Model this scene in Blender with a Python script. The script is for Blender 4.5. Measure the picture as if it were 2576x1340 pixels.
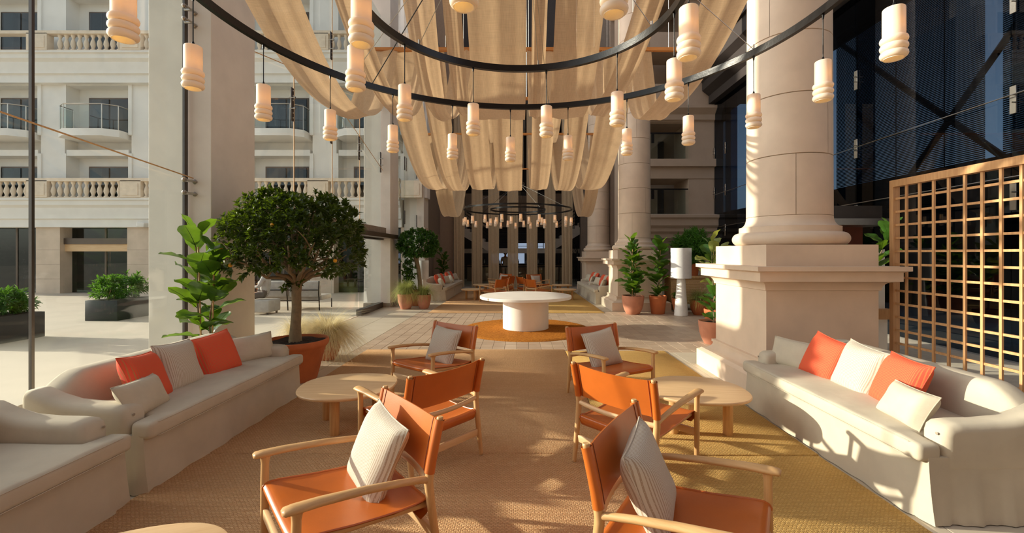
import bpy, bmesh, math, random
import numpy as np
from mathutils import Vector, Matrix, Euler
PI = math.pi
S = bpy.context.scene
COL = S.collection
for o in list(bpy.data.objects): bpy.data.objects.remove(o)

# ---------------------------------------------------------------- camera, sky, sun, exposure
EYE = 1.65                      # lens height above the hall floor; hall axis runs along +Y
cam_d = bpy.data.cameras.new('camera'); cam = bpy.data.objects.new('camera', cam_d); COL.objects.link(cam)
cam.location = (0, 0, EYE); cam.rotation_euler = (PI/2, 0, 0)
cam_d.sensor_width = 36; cam_d.lens = 36*1100/2576
cam_d.shift_x = -20/2576; cam_d.shift_y = -32/2576
cam_d.clip_start = .05; cam_d.clip_end = 500
S.camera = cam
SUN_DIR = Vector((-.962, .135, .246)).normalized()
W = bpy.data.worlds.new('World'); S.world = W; W.use_nodes = True
nt = W.node_tree; nt.nodes.clear()
sky = nt.nodes.new('ShaderNodeTexSky'); sky.sky_type = 'NISHITA'; sky.sun_disc = False
sky.sun_elevation = math.radians(26); sky.sun_rotation = math.atan2(SUN_DIR.x, SUN_DIR.y); sky.dust_density = 2.0
hs = nt.nodes.new('ShaderNodeHueSaturation'); hs.inputs['Saturation'].default_value = .42
mixw = nt.nodes.new('ShaderNodeMix'); mixw.data_type = 'RGBA'; mixw.blend_type = 'MULTIPLY'
mixw.inputs[0].default_value = 1; mixw.inputs[7].default_value = (1.0, .97, .94, 1)
bg = nt.nodes.new('ShaderNodeBackground'); bg.inputs['Strength'].default_value = .262
wo = nt.nodes.new('ShaderNodeOutputWorld')
nt.links.new(sky.outputs[0], hs.inputs['Color']); nt.links.new(hs.outputs[0], mixw.inputs[6])
nt.links.new(mixw.outputs[2], bg.inputs['Color']); nt.links.new(bg.outputs[0], wo.inputs[0])
sl = bpy.data.lights.new('sun', 'SUN'); sl.energy = 8.8; sl.angle = math.radians(.9); sl.color = (1, .86, .69)
so = bpy.data.objects.new('sun', sl); COL.objects.link(so); so.location = (-30, 8, 12)
so.rotation_euler = SUN_DIR.to_track_quat('Z', 'Y').to_euler()
S.view_settings.view_transform = 'Standard'; S.view_settings.look = 'None'
S.view_settings.exposure = 0.0; S.view_settings.gamma = 1; S.view_settings.use_curve_mapping = False

# ---------------------------------------------------------------- materials
def lin(r, g, b):
    f = lambda c: (c/255/12.92 if c/255 <= .04045 else ((c/255+.055)/1.055)**2.4)
    return (f(r), f(g), f(b), 1)
class NT:
    def __init__(s, name):
        s.m = bpy.data.materials.new(name); s.m.use_nodes = True; s.t = s.m.node_tree; s.t.nodes.clear()
        s.out = s.n('ShaderNodeOutputMaterial')
    def n(s, ty, **kw):
        q = s.t.nodes.new(ty)
        for k, v in kw.items(): setattr(q, k, v)
        return q
    def l(s, a, b): s.t.links.new(a, b)
    def coord(s, kind='Object', scale=(1, 1, 1)):
        tc = s.n('ShaderNodeTexCoord'); mp = s.n('ShaderNodeMapping'); mp.inputs['Scale'].default_value = scale
        s.l(tc.outputs[kind], mp.inputs[0]); return mp.outputs[0]
    def noise(s, co, scale, detail=4, rough=.55):
        q = s.n('ShaderNodeTexNoise'); q.inputs['Scale'].default_value = scale
        q.inputs['Detail'].default_value = detail; q.inputs['Roughness'].default_value = rough
        s.l(co, q.inputs['Vector']); return q.outputs['Fac']
    def ramp(s, f, stops):
        q = s.n('ShaderNodeValToRGB'); e = q.color_ramp.elements
        while len(e) < len(stops): e.new(.5)
        for i, (p, c) in enumerate(stops): e[i].position = p; e[i].color = c
        s.l(f, q.inputs[0]); return q.outputs[0]
    def math(s, op, a, b=None):
        q = s.n('ShaderNodeMath', operation=op)
        for i, v in enumerate((a, b)):
            if v is None: continue
            if isinstance(v, (int, float)): q.inputs[i].default_value = v
            else: s.l(v, q.inputs[i])
        return q.outputs[0]
    def mix(s, f, a, b, mode='MIX'):
        q = s.n('ShaderNodeMix', data_type='RGBA', blend_type=mode)
        for i, v in ((0, f), (6, a), (7, b)):
            if isinstance(v, (int, float)): q.inputs[i].default_value = v
            elif isinstance(v, tuple): q.inputs[i].default_value = v
            else: s.l(v, q.inputs[i])
        return q.outputs[2]
    def bump(s, h, strength=.3, dist=.01):
        q = s.n('ShaderNodeBump'); q.inputs['Strength'].default_value = strength; q.inputs['Distance'].default_value = dist
        s.l(h, q.inputs['Height']); return q.outputs[0]
    def bsdf(s, col=None, rough=.6, metal=0, normal=None, spec=None):
        q = s.n('ShaderNodeBsdfPrincipled'); q.inputs['Roughness'].default_value = rough; q.inputs['Metallic'].default_value = metal
        if spec is not None: q.inputs['Specular IOR Level'].default_value = spec
        if isinstance(col, tuple): q.inputs['Base Color'].default_value = col
        elif col is not None: s.l(col, q.inputs['Base Color'])
        if normal is not None: s.l(normal, q.inputs['Normal'])
        return q
    def end(s, sh): s.l(sh, s.out.inputs[0]); return s.m
M = {}
def plain(name, c, rough=.6, metal=0, var=.12, scale=8, bump=.08, bscale=60, spec=None):
    t = NT(name); co = t.coord()
    f = t.noise(co, scale)
    a = tuple(max(0, x*(1-var)) for x in c[:3])+(1,); b = tuple(min(1, x*(1+var)) for x in c[:3])+(1,)
    col = t.ramp(f, [(.3, a), (.7, b)])
    nm = t.bump(t.noise(co, bscale), bump, .01) if bump else None
    M[name] = t.end(t.bsdf(col, rough, metal, nm, spec).outputs[0]); return M[name]
def mixed(name, c, rough=.5, trans=.4, tint=None, transp=0, var=.15, scale=20, bump=.1, weave=0, spec=.5):
    """surface that also lets light through (leaves, linen, porcelain)"""
    t = NT(name); co = t.coord(); f = t.noise(co, scale)
    a = tuple(x*(1-var) for x in c[:3])+(1,); b = tuple(min(1, x*(1+var)) for x in c[:3])+(1,)
    oi = t.n('ShaderNodeObjectInfo')
    col = t.ramp(f, [(.3, a), (.7, b)])
    nm = None
    if weave:
        w1 = t.n('ShaderNodeTexNoise'); w2 = t.n('ShaderNodeTexNoise')
        for w, sc in ((w1, (1, .04, 1)), (w2, (.04, 1, 1))):
            mp = t.coord('UV', tuple(x*weave for x in sc)); t.l(mp, w.inputs['Vector']); w.inputs['Scale'].default_value = 1; w.inputs['Detail'].default_value = 2
        wf = t.math('ADD', w1.outputs['Fac'], w2.outputs['Fac'])
        col = t.mix(t.math('MULTIPLY', wf, .55), tuple(min(1, x*1.25) for x in c[:3])+(1,), tuple(x*.62 for x in c[:3])+(1,))
        nm = t.bump(wf, .25, .004)
    elif bump: nm = t.bump(t.noise(co, scale*3), bump, .01)
    p = t.bsdf(col, rough, 0, nm, spec); tr = t.n('ShaderNodeBsdfTranslucent')
    if tint: tr.inputs[0].default_value = tint
    else: t.l(col, tr.inputs[0])
    mx = t.n('ShaderNodeMixShader'); mx.inputs[0].default_value = trans
    t.l(p.outputs[0], mx.inputs[1]); t.l(tr.outputs[0], mx.inputs[2]); o = mx.outputs[0]
    if transp:
        tp = t.n('ShaderNodeBsdfTransparent'); m2 = t.n('ShaderNodeMixShader'); m2.inputs[0].default_value = transp
        t.l(o, m2.inputs[1]); t.l(tp.outputs[0], m2.inputs[2]); o = m2.outputs[0]
    M[name] = t.end(o); return M[name]
def wood(name, c1, c2, axis=2, scale=9, rough=.45):
    t = NT(name); sc = [scale*3]*3; sc[axis] = scale*.25
    co = t.coord('Object', tuple(sc)); f = t.noise(co, 1.6, 5, .6)
    col = t.ramp(f, [(.28, c1), (.72, c2)]); nm = t.bump(f, .12, .004)
    M[name] = t.end(t.bsdf(col, rough, 0, nm).outputs[0])
def glass(name, tint, refl=.06, edge=.5, rough=0.0):
    t = NT(name); lw = t.n('ShaderNodeLayerWeight'); lw.inputs[0].default_value = .5
    f = t.math('ADD', t.math('MULTIPLY', t.math('POWER', lw.outputs['Facing'], 4.0), edge), refl)
    tp = t.n('ShaderNodeBsdfTransparent'); tp.inputs[0].default_value = tint
    g = t.n('ShaderNodeBsdfGlossy'); g.inputs['Roughness'].default_value = rough
    mx = t.n('ShaderNodeMixShader'); t.l(f, mx.inputs[0]); t.l(tp.outputs[0], mx.inputs[1]); t.l(g.outputs[0], mx.inputs[2])
    M[name] = t.end(mx.outputs[0])
def stripes(name, base, line, axis=0, pitch=.0125, duty=.38, rough=.9):
    t = NT(name); co = t.coord(); sp = t.n('ShaderNodeSeparateXYZ'); t.l(co, sp.inputs[0])
    v = t.math('FRACT', t.math('DIVIDE', sp.outputs[axis], pitch))
    edge = t.math('LESS_THAN', v, duty)
    br = t.noise(co, 160, 2); e2 = t.math('MULTIPLY', edge, t.math('GREATER_THAN', br, .36))
    col = t.mix(e2, base, line)
    h = t.math('ADD', t.math('MULTIPLY', edge, .5), t.noise(co, 9, 3))
    M[name] = t.end(t.bsdf(col, rough, 0, t.bump(h, .35, .008), .2).outputs[0])
def jute(name, c1, c2, c3):
    t = NT(name); co = t.coord()
    mp = t.n('ShaderNodeMapping'); t.l(co, mp.inputs[0]); mp.inputs['Scale'].default_value = (1, 1, 1)
    wob = t.noise(co, 14, 2); 
    b = t.n('ShaderNodeTexBrick'); b.offset = .5; b.inputs['Scale'].default_value = 1
    b.inputs['Brick Width'].default_value = .027; b.inputs['Row Height'].default_value = .015; b.inputs['Mortar Size'].default_value = .0055
    b.inputs['Mortar Smooth'].default_value = 1.0; b.inputs['Bias'].default_value = 0
    b.inputs['Color1'].default_value = c1; b.inputs['Color2'].default_value = c2; b.inputs['Mortar'].default_value = c3
    ad = t.n('ShaderNodeVectorMath', operation='ADD'); nz = t.n('ShaderNodeTexNoise'); nz.inputs['Scale'].default_value = 60
    t.l(mp.outputs[0], nz.inputs['Vector']); sc = t.n('ShaderNodeVectorMath', operation='SCALE'); sc.inputs['Scale'].default_value = .016
    t.l(nz.outputs['Color'], sc.inputs[0]); t.l(mp.outputs[0], ad.inputs[0]); t.l(sc.outputs[0], ad.inputs[1]); t.l(ad.outputs[0], b.inputs['Vector'])
    big = t.noise(t.coord('Object', (1.2, 9, 1)), 1.0, 4)
    col = t.mix(t.ramp(big, [(.35, (0, 0, 0, 1)), (.7, (.35, .35, .35, 1))]), b.outputs['Color'], c3)
    fine = t.noise(co, 420, 2); col = t.mix(.35, col, t.ramp(fine, [(.3, c3), (.75, c1)]))
    h = t.math('SUBTRACT', t.math('MULTIPLY', fine, .5), b.outputs['Fac'])
    M[name] = t.end(t.bsdf(col, .95, 0, t.bump(h, .75, .012), .1).outputs[0])
def tile(name, c1, c2, stretch=(3, 40, 3), rough=.5, rnd=.35):
    t = NT(name); oi = t.n('ShaderNodeObjectInfo')
    geo = t.n('ShaderNodeNewGeometry'); mp = t.n('ShaderNodeMapping'); mp.inputs['Scale'].default_value = stretch
    t.l(geo.outputs['Position'], mp.inputs[0]); f = t.noise(mp.outputs[0], 1, 5, .6)
    wn = t.n('ShaderNodeTexWhiteNoise', noise_dimensions='1D'); t.l(oi.outputs['Random'], wn.inputs['W'])
    isl = t.n('ShaderNodeNewGeometry'); r2 = t.math('ADD', t.math('MULTIPLY', wn.outputs['Value'], .5), t.math('MULTIPLY', isl.outputs['Random Per Island'], .5))
    g = t.math('ADD', t.math('MULTIPLY', f, 1-rnd), t.math('MULTIPLY', r2, rnd))
    col = t.ramp(g, [(.25, c1), (.75, c2)])
    M[name] = t.end(t.bsdf(col, rough, 0, t.bump(f, .08, .004)).outputs[0])

plain('plaster', lin(216, 206, 194), .85, var=.05, scale=3, bump=.05)
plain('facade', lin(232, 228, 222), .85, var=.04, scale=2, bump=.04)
plain('facade_stone', lin(206, 186, 166), .8, var=.1, scale=2)
plain('balus', lin(226, 208, 186), .8, var=.08, scale=6)
plain('limestone', lin(222, 200, 178), .6, var=.07, scale=2.5, bump=.06, bscale=35)
plain('mortar', lin(192, 170, 144), .9)
plain('skirting', lin(150, 135, 118), .6)
plain('grout', lin(196, 184, 166), .9)
plain('back_wall', lin(128, 112, 98), .85, var=.06)
plain('panel_brown', lin(150, 126, 106), .7, var=.06)
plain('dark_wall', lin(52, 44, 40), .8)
plain('dark_timber', lin(34, 28, 25), .6)
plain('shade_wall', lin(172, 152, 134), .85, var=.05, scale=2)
plain('black_metal', lin(30, 28, 28), .38, .6, var=.05)
plain('ring_metal', lin(34, 31, 31), .3, .55, var=.05, spec=.6)
plain('steel', lin(176, 170, 162), .28, 1, var=.05)
plain('steel_dark', lin(96, 90, 86), .4, .9, var=.05)
plain('bronze', lin(98, 84, 74), .4, .5, var=.05)
plain('white_cast', lin(238, 232, 226), .75, var=.04, scale=14, bump=.25, bscale=30)
plain('table_white', lin(234, 226, 218), .5, var=.04, scale=3, bump=.04)
plain('linen', lin(194, 182, 163), .95, var=.06, scale=5, bump=.35, bscale=7, spec=.15)
plain('linen_plain', lin(196, 184, 164), .95, var=.05, scale=9, bump=.4, bscale=12, spec=.15)
plain('outdoor_cloth', lin(176, 168, 160), .95)
plain('leather', lin(190, 98, 34), .33, var=.06, scale=6, bump=.05, bscale=180, spec=.55)
plain('terracotta', lin(186, 102, 56), .8, var=.1, scale=6, bump=.1)
plain('terracotta_pink', lin(188, 124, 96), .8, var=.14, scale=5, bump=.1)
plain('soil', lin(52, 36, 26), 1, var=.5, scale=40, bump=.9, bscale=45)
plain('bark', lin(132, 114, 88), .9, var=.2, scale=14, bump=.5, bscale=28)
plain('stem_green', lin(96, 92, 48), .8)
plain('planter_black', lin(30, 30, 30), .5)
plain('skin', lin(196, 142, 112), .6); plain('hair', lin(44, 32, 26), .8); plain('shirt', lin(172, 166, 162), .9); plain('trousers', lin(92, 84, 78), .9)
plain('robe', lin(200, 184, 164), .9); plain('wicker', lin(206, 168, 118), .8, scale=40, var=.25)
plain('white_paint', lin(236, 232, 226), .6, var=.03); plain('cabinet_red', lin(120, 58, 38), .5)
plain('fruit', lin(236, 168, 40), .4)
plain('terrace', lin(196, 182, 164), .7, var=.06, scale=1.2)
wood('oak', lin(188, 142, 90), lin(216, 172, 120), 2)
wood('oak_x', lin(208, 168, 122), lin(224, 188, 144), 0, 7)
wood('oak_y', lin(188, 142, 90), lin(216, 172, 120), 1)
wood('slat_wood', lin(190, 140, 92), lin(216, 168, 118), 2)
wood('bar_wood', lin(176, 108, 46), lin(206, 138, 66), 0)
wood('bamboo', lin(170, 130, 80), lin(198, 158, 104), 2)
mixed('burlap', lin(216, 182, 144), .95, .42, transp=.06, weave=150, spec=.1)
mixed('drape', lin(226, 200, 164), .95, .3, transp=.04, weave=150, spec=.1)
mixed('leaf_tree', lin(50, 70, 20), .4, .28, tint=lin(112, 134, 24), var=.4, scale=9, spec=.5)
mixed('leaf_ball', lin(52, 88, 34), .4, .3, tint=lin(110, 160, 40), var=.4, scale=9, spec=.5)
mixed('leaf_fig', lin(56, 92, 32), .32, .32, tint=lin(124, 158, 36), var=.3, scale=8, spec=.5)
mixed('leaf_palm', lin(70, 118, 46), .4, .34, tint=lin(120, 170, 40), var=.35, scale=12)
mixed('leaf_pale', lin(140, 150, 84), .4, .34, tint=lin(180, 180, 70), var=.25, scale=9)
mixed('grass', lin(232, 218, 178), .8, .35, var=.25, scale=10, spec=.2)
mixed('grass_green', lin(160, 164, 92), .8, .35, var=.3, scale=8, spec=.2)
mixed('porcelain', lin(248, 242, 232), .3, .30, tint=lin(255, 224, 160), var=.02, bump=0)
glass('pane', (.90, .95, .945, 1), .03, .5)
glass('fin_glass', (.90, .95, .93, 1), .04, .35)
glass('dark_pane', (.30, .36, .38, 1), .06, .5)
glass('sky_tint_pane', (.26, .33, .40, 1), .05, .4)  # blue of the sky behind is put into the pane tint
glass('sky_blue_fin', (.16, .24, .32, 1), .14, .4)  # tint carries the sky's blue reflection in the fins
glass('rail_glass', (.80, .86, .84, 1), .05, .4)
stripes('stripe_beige', lin(206, 195, 180), lin(176, 156, 136))
stripes('stripe_coral', lin(226, 84, 62), lin(196, 116, 72), duty=.3)
jute('jute_beige', lin(246, 206, 160), lin(230, 182, 134), lin(198, 148, 102))
jute('jute_mustard', lin(246, 206, 132), lin(230, 184, 108), lin(198, 152, 88))
tile('tile_small', lin(150, 124, 104), lin(202, 178, 154))
tile('tile_large', lin(184, 168, 146), lin(206, 192, 172), (2, 3, 2), .45, .3)
t = NT('shag'); co = t.coord(); f = t.noise(co, 26, 6, .75); f2 = t.noise(co, 110, 3)
M['shag'] = t.end(t.bsdf(t.ramp(f, [(.3, lin(166, 92, 26)), (.7, lin(228, 150, 62))]), .95, 0, t.bump(t.math('ADD', f, f2), 1, .03), .1).outputs[0])
t = NT('bulb'); e = t.n('ShaderNodeEmission'); e.inputs[0].default_value = (1, .68, .28, 1); e.inputs[1].default_value = 8.5; M['bulb'] = t.end(e.outputs[0])
t = NT('window_glow'); e = t.n('ShaderNodeEmission'); e.inputs[0].default_value = (.62, .76, 1, 1); e.inputs[1].default_value = .45; M['far_window'] = t.end(e.outputs[0])  # bluish light of the far windows, put in as a glow on the panes
t = NT('mosaic'); co = t.coord('Object', (6, 6, 6)); v = t.n('ShaderNodeTexVoronoi'); t.l(co, v.inputs['Vector'])
M['mosaic'] = t.end(t.bsdf(t.mix(.5, v.outputs['Color'], lin(120, 70, 40)), .7).outputs[0])

# ---------------------------------------------------------------- mesh helpers
class MB:
    def __init__(s): s.v = []; s.f = []; s.uv = None
    def add(s, vs, fs, T=None):
        o = len(s.v)
        if T is not None: vs = [T @ Vector(p) for p in vs]
        s.v += [tuple(p) for p in vs]; s.f += [tuple(i+o for i in f) for f in fs]; return s
    def box(s, x0, x1, y0, y1, z0, z1, T=None):
        vs = [(x, y, z) for z in (z0, z1) for y in (y0, y1) for x in (x0, x1)]
        return s.add(vs, [(0, 2, 3, 1), (4, 5, 7, 6), (0, 1, 5, 4), (2, 6, 7, 3), (0, 4, 6, 2), (1, 3, 7, 5)], T)
    def rbox(s, x0, x1, y0, y1, z0, z1, r=.02, seg=3, T=None):
        bm = bmesh.new(); bmesh.ops.create_cube(bm, size=1)
        for v in bm.verts: v.co = Vector(((x0+x1)/2+v.co.x*(x1-x0), (y0+y1)/2+v.co.y*(y1-y0), (z0+z1)/2+v.co.z*(z1-z0)))
        bmesh.ops.bevel(bm, geom=bm.edges[:], offset=r, segments=seg, profile=.5, affect='EDGES')
        return s.bm(bm, T)
    def bm(s, bm, T=None):
        bm.verts.index_update(); s.add([v.co.copy() for v in bm.verts], [[v.index for v in f.verts] for f in bm.faces], T); bm.free(); return s
    def prism(s, prof, a0, a1, axis='x', bev=0, seg=3, T=None):
        """closed 2D profile swept along an axis. axis x: profile=(y,z); y: (x,z); z: (x,y)"""
        f = {'x': lambda a, p: (a, p[0], p[1]), 'y': lambda a, p: (p[0], a, p[1]), 'z': lambda a, p: (p[0], p[1], a)}[axis]
        bm = bmesh.new(); n = len(prof)
        A = [bm.verts.new(f(a0, p)) for p in prof]; B = [bm.verts.new(f(a1, p)) for p in prof]
        fa = bm.faces.new(A); fb = bm.faces.new(B[::-1])
        for i in range(n): bm.faces.new((A[i], B[i], B[(i+1) % n], A[(i+1) % n]))
        bmesh.ops.recalc_face_normals(bm, faces=bm.faces[:])
        if bev:
            ed = list(set(fa.edges[:]+fb.edges[:]))
            bmesh.ops.bevel(bm, geom=ed, offset=bev, segments=seg, profile=.5, affect='EDGES')
        return s.bm(bm, T)
    def lathe(s, prof, n=32, T=None, cap=True, cx=0, cy=0):
        vs = []; fs = []; m = len(prof)
        for r, z in prof:
            for k in range(n):
                a = 2*PI*k/n; vs.append((cx+r*math.cos(a), cy+r*math.sin(a), z))
        for i in range(m-1):
            for k in range(n):
                k2 = (k+1) % n; fs.append((i*n+k, i*n+k2, (i+1)*n+k2, (i+1)*n+k))
        if cap: fs.append(tuple(range(n-1, -1, -1))); fs.append(tuple(range((m-1)*n, m*n)))
        return s.add(vs, fs, T)
    def tube(s, pts, rad, n=8, cap=True, flat=None, T=None):
        """sweep; rad number or list; flat=(w,h multipliers, up vector)"""
        pts = [Vector(p) for p in pts]; m = len(pts); rs = rad if isinstance(rad, (list, tuple)) else [rad]*m
        vs = []; fs = []; up0 = Vector((0, 0, 1)); prev = None
        for i, p in enumerate(pts):
            d = (pts[min(i+1, m-1)]-pts[max(i-1, 0)]).normalized()
            if prev is None:
                u = up0 if abs(d.z) < .9 else Vector((0, 1, 0)); a = d.cross(u).normalized()
            else: a = (prev-d*prev.dot(d)).normalized()
            prev = a; b = a.cross(d).normalized()
            fw, fh = (1, 1) if flat is None else (flat[i] if isinstance(flat, list) else flat)
            for k in range(n):
                t = 2*PI*k/n; vs.append(p+a*(math.cos(t)*rs[i]*fw)+b*(math.sin(t)*rs[i]*fh))
        for i in range(m-1):
            for k in range(n):
                k2 = (k+1) % n; fs.append((i*n+k, i*n+k2, (i+1)*n+k2, (i+1)*n+k))
        if cap: fs.append(tuple(range(n-1, -1, -1))); fs.append(tuple(range((m-1)*n, m*n)))
        return s.add(vs, fs, T)
    def ring(s, R, w, h, z=0, n=96, T=None, cx=0, cy=0):
        vs = []; fs = []
        for k in range(n):
            a = 2*PI*k/n
            for r, zz in ((R-w/2, z-h/2), (R+w/2, z-h/2), (R+w/2, z+h/2), (R-w/2, z+h/2)): vs.append((cx+r*math.cos(a), cy+r*math.sin(a), zz))
        for k in range(n):
            k2 = (k+1) % n
            for j in range(4): fs.append((k*4+j, k2*4+j, k2*4+(j+1) % 4, k*4+(j+1) % 4))
        return s.add(vs, fs, T)
    def grid(s, fn, nu, nv, T=None, uv=None):
        vs = [fn(i/nu, j/nv) for j in range(nv+1) for i in range(nu+1)]
        fs = [(j*(nu+1)+i, j*(nu+1)+i+1, (j+1)*(nu+1)+i+1, (j+1)*(nu+1)+i) for j in range(nv) for i in range(nu)]
        if uv:
            if s.uv is None: s.uv = []
            s.uv += [uv(i/nu, j/nv) for j in range(nv+1) for i in range(nu+1)]
        return s.add(vs, fs, T)
    def mesh(s, name, mat, ang=38, flat=False):
        me = bpy.data.meshes.new(name); me.from_pydata(s.v, [], s.f)
        if s.uv and len(s.uv) == len(s.v):
            ul = me.uv_layers.new(name='UVMap'); idx = np.zeros(len(me.loops), dtype=np.int32); me.loops.foreach_get('vertex_index', idx)
            ul.data.foreach_set('uv', np.array(s.uv, dtype=np.float32)[idx].ravel())
        if not flat:
            me.polygons.foreach_set('use_smooth', [True]*len(me.polygons)); me.set_sharp_from_angle(angle=math.radians(ang))
        me.materials.append(M[mat] if isinstance(mat, str) else mat); me.update(); return me
    def build(s, name, mat, parent=None, ang=38, flat=False, kind=None, loc=None, rot=None):
        return link(s.mesh(name, mat, ang, flat), name, parent, kind, loc, rot)
def link(me, name, parent=None, kind=None, loc=None, rot=None):
    o = bpy.data.objects.new(name, me); COL.objects.link(o)
    if parent is not None: o.parent = parent
    if kind: o['kind'] = kind
    if loc is not None: o.location = loc
    if rot is not None: o.rotation_euler = rot
    return o
def tag(o, label, cat, group=None):
    o['label'] = label; o['category'] = cat
    if group: o['group'] = group
    return o
def thing(name, label, cat, loc=(0, 0, 0), rz=0, group=None):
    o = bpy.data.objects.new(name, None); COL.objects.link(o); o.empty_display_size = .2
    o.location = loc; o.rotation_euler = (0, 0, rz); return tag(o, label, cat, group)
def copy_tree(o, parent=None):
    c = o.copy(); COL.objects.link(c); c.parent = parent
    for ch in list(o.children): copy_tree(ch, c)
    return c
def box(name, mat, b, parent=None, kind=None, r=0, seg=2):
    m = MB(); (m.rbox(*b, r=r, seg=seg) if r else m.box(*b)); return m.build(name, mat, parent, kind=kind)

# ================================================================ THE SETTING
R_ = random.Random(7)
# ---- floor: bed, small stone tiles across the middle, large slabs along the sides
floor = box('floor', 'grout', (-4.3, 12, -4, 30, -.3, -.012), kind='structure')
box('ground', 'terrace', (-70, -4.3, -40, 60, -.35, 0), kind='structure')
sm = MB(); w = .2075
def tile_mesh(name, sx, sy, mat, h=.012, c=.002):
    m = MB(); vs = [(-sx/2, -sy/2, -h), (sx/2, -sy/2, -h), (sx/2, sy/2, -h), (-sx/2, sy/2, -h)]
    vs += [(x, y, -c) for x, y, _ in vs[:4]]; vs += [(x*(1-2*c/sx), y*(1-2*c/sy), 0) for x, y, _ in vs[:4]]
    fs = [(8, 9, 10, 11)]
    for i in range(4):
        j = (i+1) % 4; fs += [(i, j, j+4, i+4), (i+4, j+4, j+8, i+8)]
    m.add(vs, fs); return m
small = tile_mesh('t', w, w, 0); sme = small.mesh('floor_tile', 'tile_small', flat=True)
P = .2135; rest = MB(); cnt = 0
y = 7.32+P/2; row = 0
while y < 12.5:
    x = -2.83+P/2 + (P/2 if row % 2 and False else 0)
    while x < 5.9:
        hidden = (x > 2.62 and x < 4.4 and y < 6.6)
        vis = -3.2*y/7.5 < x < 2.1*y/7.5+.6
        z = R_.uniform(-.0015, .0005)
        if vis and cnt < 300 and not (abs(x) < 1.2 and 8.75 < y < 10.6): link(sme, 'floor_tile', floor, None, (x, y, z)); cnt += 1
        else: rest.add([(a+x, b+y, c+z) for a, b, c in small.v], small.f)
        x += P
    y += P; row += 1
rest.build('floor_tiles', 'tile_small', floor, flat=True, kind='stuff')
def slabs(x0, x1, y0, y1, sx, sy):
    me = tile_mesh('s', sx-.006, sy-.006, 0).mesh('floor_slab', 'tile_large', flat=True)
    x = x0
    while x+sx <= x1+.01:
        y = y0
        while y+sy <= y1+.01:
            link(me, 'floor_slab', floor, None, (x+sx/2, y+sy/2, 0)); y += sy
        x += sx
slabs(-4.265, -2.83, -.2, 15.0, .7175, 1.52); slabs(-2.83, 5.6, 12.52, 22, .94, .95); slabs(-4.265, -2.83, 15.0, 21.9, .7175, 1.52)
slabs(2.56, 5.6, -.1, 7.32, .76, .742); slabs(-2.83, 2.56, -.1, 7.32, .77, .742)

# ---- left pillars and glazing
def pillar(y0, y1, x0, x1, label):
    t = thing('pillar', label, 'pillar', ((x0+x1)/2, (y0+y1)/2, 0), 0, 'white square pillars along the glass wall')
    cx, cy = (x0+x1)/2, (y0+y1)/2
    box('shaft', 'plaster', (x0-cx, x1-cx, y0-cy, y1-cy, 0, 12), t, r=.008, seg=1)
    box('skirting', 'skirting', (x0-cx-.012, x1-cx+.012, y0-cy-.012, y1-cy+.012, 0, .13), t)
    return t
pillar(5.67, 6.6, -4.82, -4.0, 'white square pillar behind the sofa with the fiddle leaf fig')
pillar(13.5, 14.4, -4.82, -4.0, 'white square pillar at the glass entrance beside the round-headed ficus')
pillar(18.2, 19.1, -4.82, -4.0, 'white square pillar at the far end of the glass wall')
pillar(-2.3, -1.4, -4.82, -4.0, 'white square pillar past the camera end of the sofas')
GX = -4.3; wn = 0
def spider(parent, y, z):
    m = MB()
    m.tube([(0, 0, 0), (.10, 0, 0)], .016, 10); m.tube([(.09, -.09, 0), (.09, .09, 0)], .012, 8)
    for s in (-1, 1): m.lathe([(.03, 0), (.034, .012), (.022, .03)], 14, Matrix.Translation((0, s*.09, 0)) @ Matrix.Rotation(PI/2, 4, 'Y') @ Matrix.Translation((0, 0, .055)))
    m.build('spider_fitting', 'steel', parent, loc=(.02, y, z))
def plate(parent, y, z, h=.62, w=.085, nb=3, mat='steel_dark', xo=.03):
    m = MB(); m.rbox(-.012, .012, -w/2, w/2, -h/2, h/2, .004, 1)
    o = m.build('splice_plate', mat, parent, loc=(xo, y, z))
    for k in range(nb):
        for s in (-1, 1):
            b = MB(); b.lathe([(.014, 0), (.016, .008), (.008, .016)], 10, Matrix.Rotation(PI/2, 4, 'Y')); b.build('bolt', 'steel', o, loc=(.012, 0, s*(h*.12+k*h*.145)))
def win(y0, y1, z0, z1, mat='pane', x=GX):
    global wn; wn += 1
    cy = (y0+y1)/2
    m = MB(); m.box(-.008, .008, y0-cy+.006, y1-cy-.006, z0, z1)
    o = m.build('window_%d' % wn, mat, None, flat=True, kind='structure', loc=(x, cy, 0)); return o, cy
for y0, y1 in ((-1.4, .35), (.35, 2.1), (2.1, 3.85), (3.85, 5.6)):
    o, cy = win(y0, y1, .02, 9)
    for z in (2.5, 4.68, 6.9):
        if y1 > 5: spider(o, y1-cy-.02, z-.08); spider(o, y1-cy-.02, z+.08)
    m = MB(); m.box(-.014, .014, y1-cy-.012, y1-cy+(.045 if y1 > 5 else .012), .02, 9); m.build('seal', 'steel_dark', o)
for y0, y1 in ((6.62, 8.28), (8.28, 9.97), (9.97, 11.68), (11.68, 13.48)):
    o, cy = win(y0, y1, 2.46, 9)
    plate(o, y1-cy-.08, 4.45, .62); plate(o, y1-cy-.08, 6.35, .62)
    for z in (4.45, 6.35):
        m = MB()
        for s in (-.1, .1): m.tube([(.01, 0, s), (.12, 0, s)], .01, 8); m.lathe([(.02, .1), (.02, .13)], 10, Matrix.Translation((0, 0, s)) @ Matrix.Rotation(PI/2, 4, 'Y'))
        m.build('stud', 'steel', o, loc=(0, y1-cy-.16, z))
    if y0 < 11: m = MB(); m.tube([(.02, y1-cy, 2.46), (.02, y1-cy, 9)], .010, 8); m.build('rod', 'oak', o)
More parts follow.
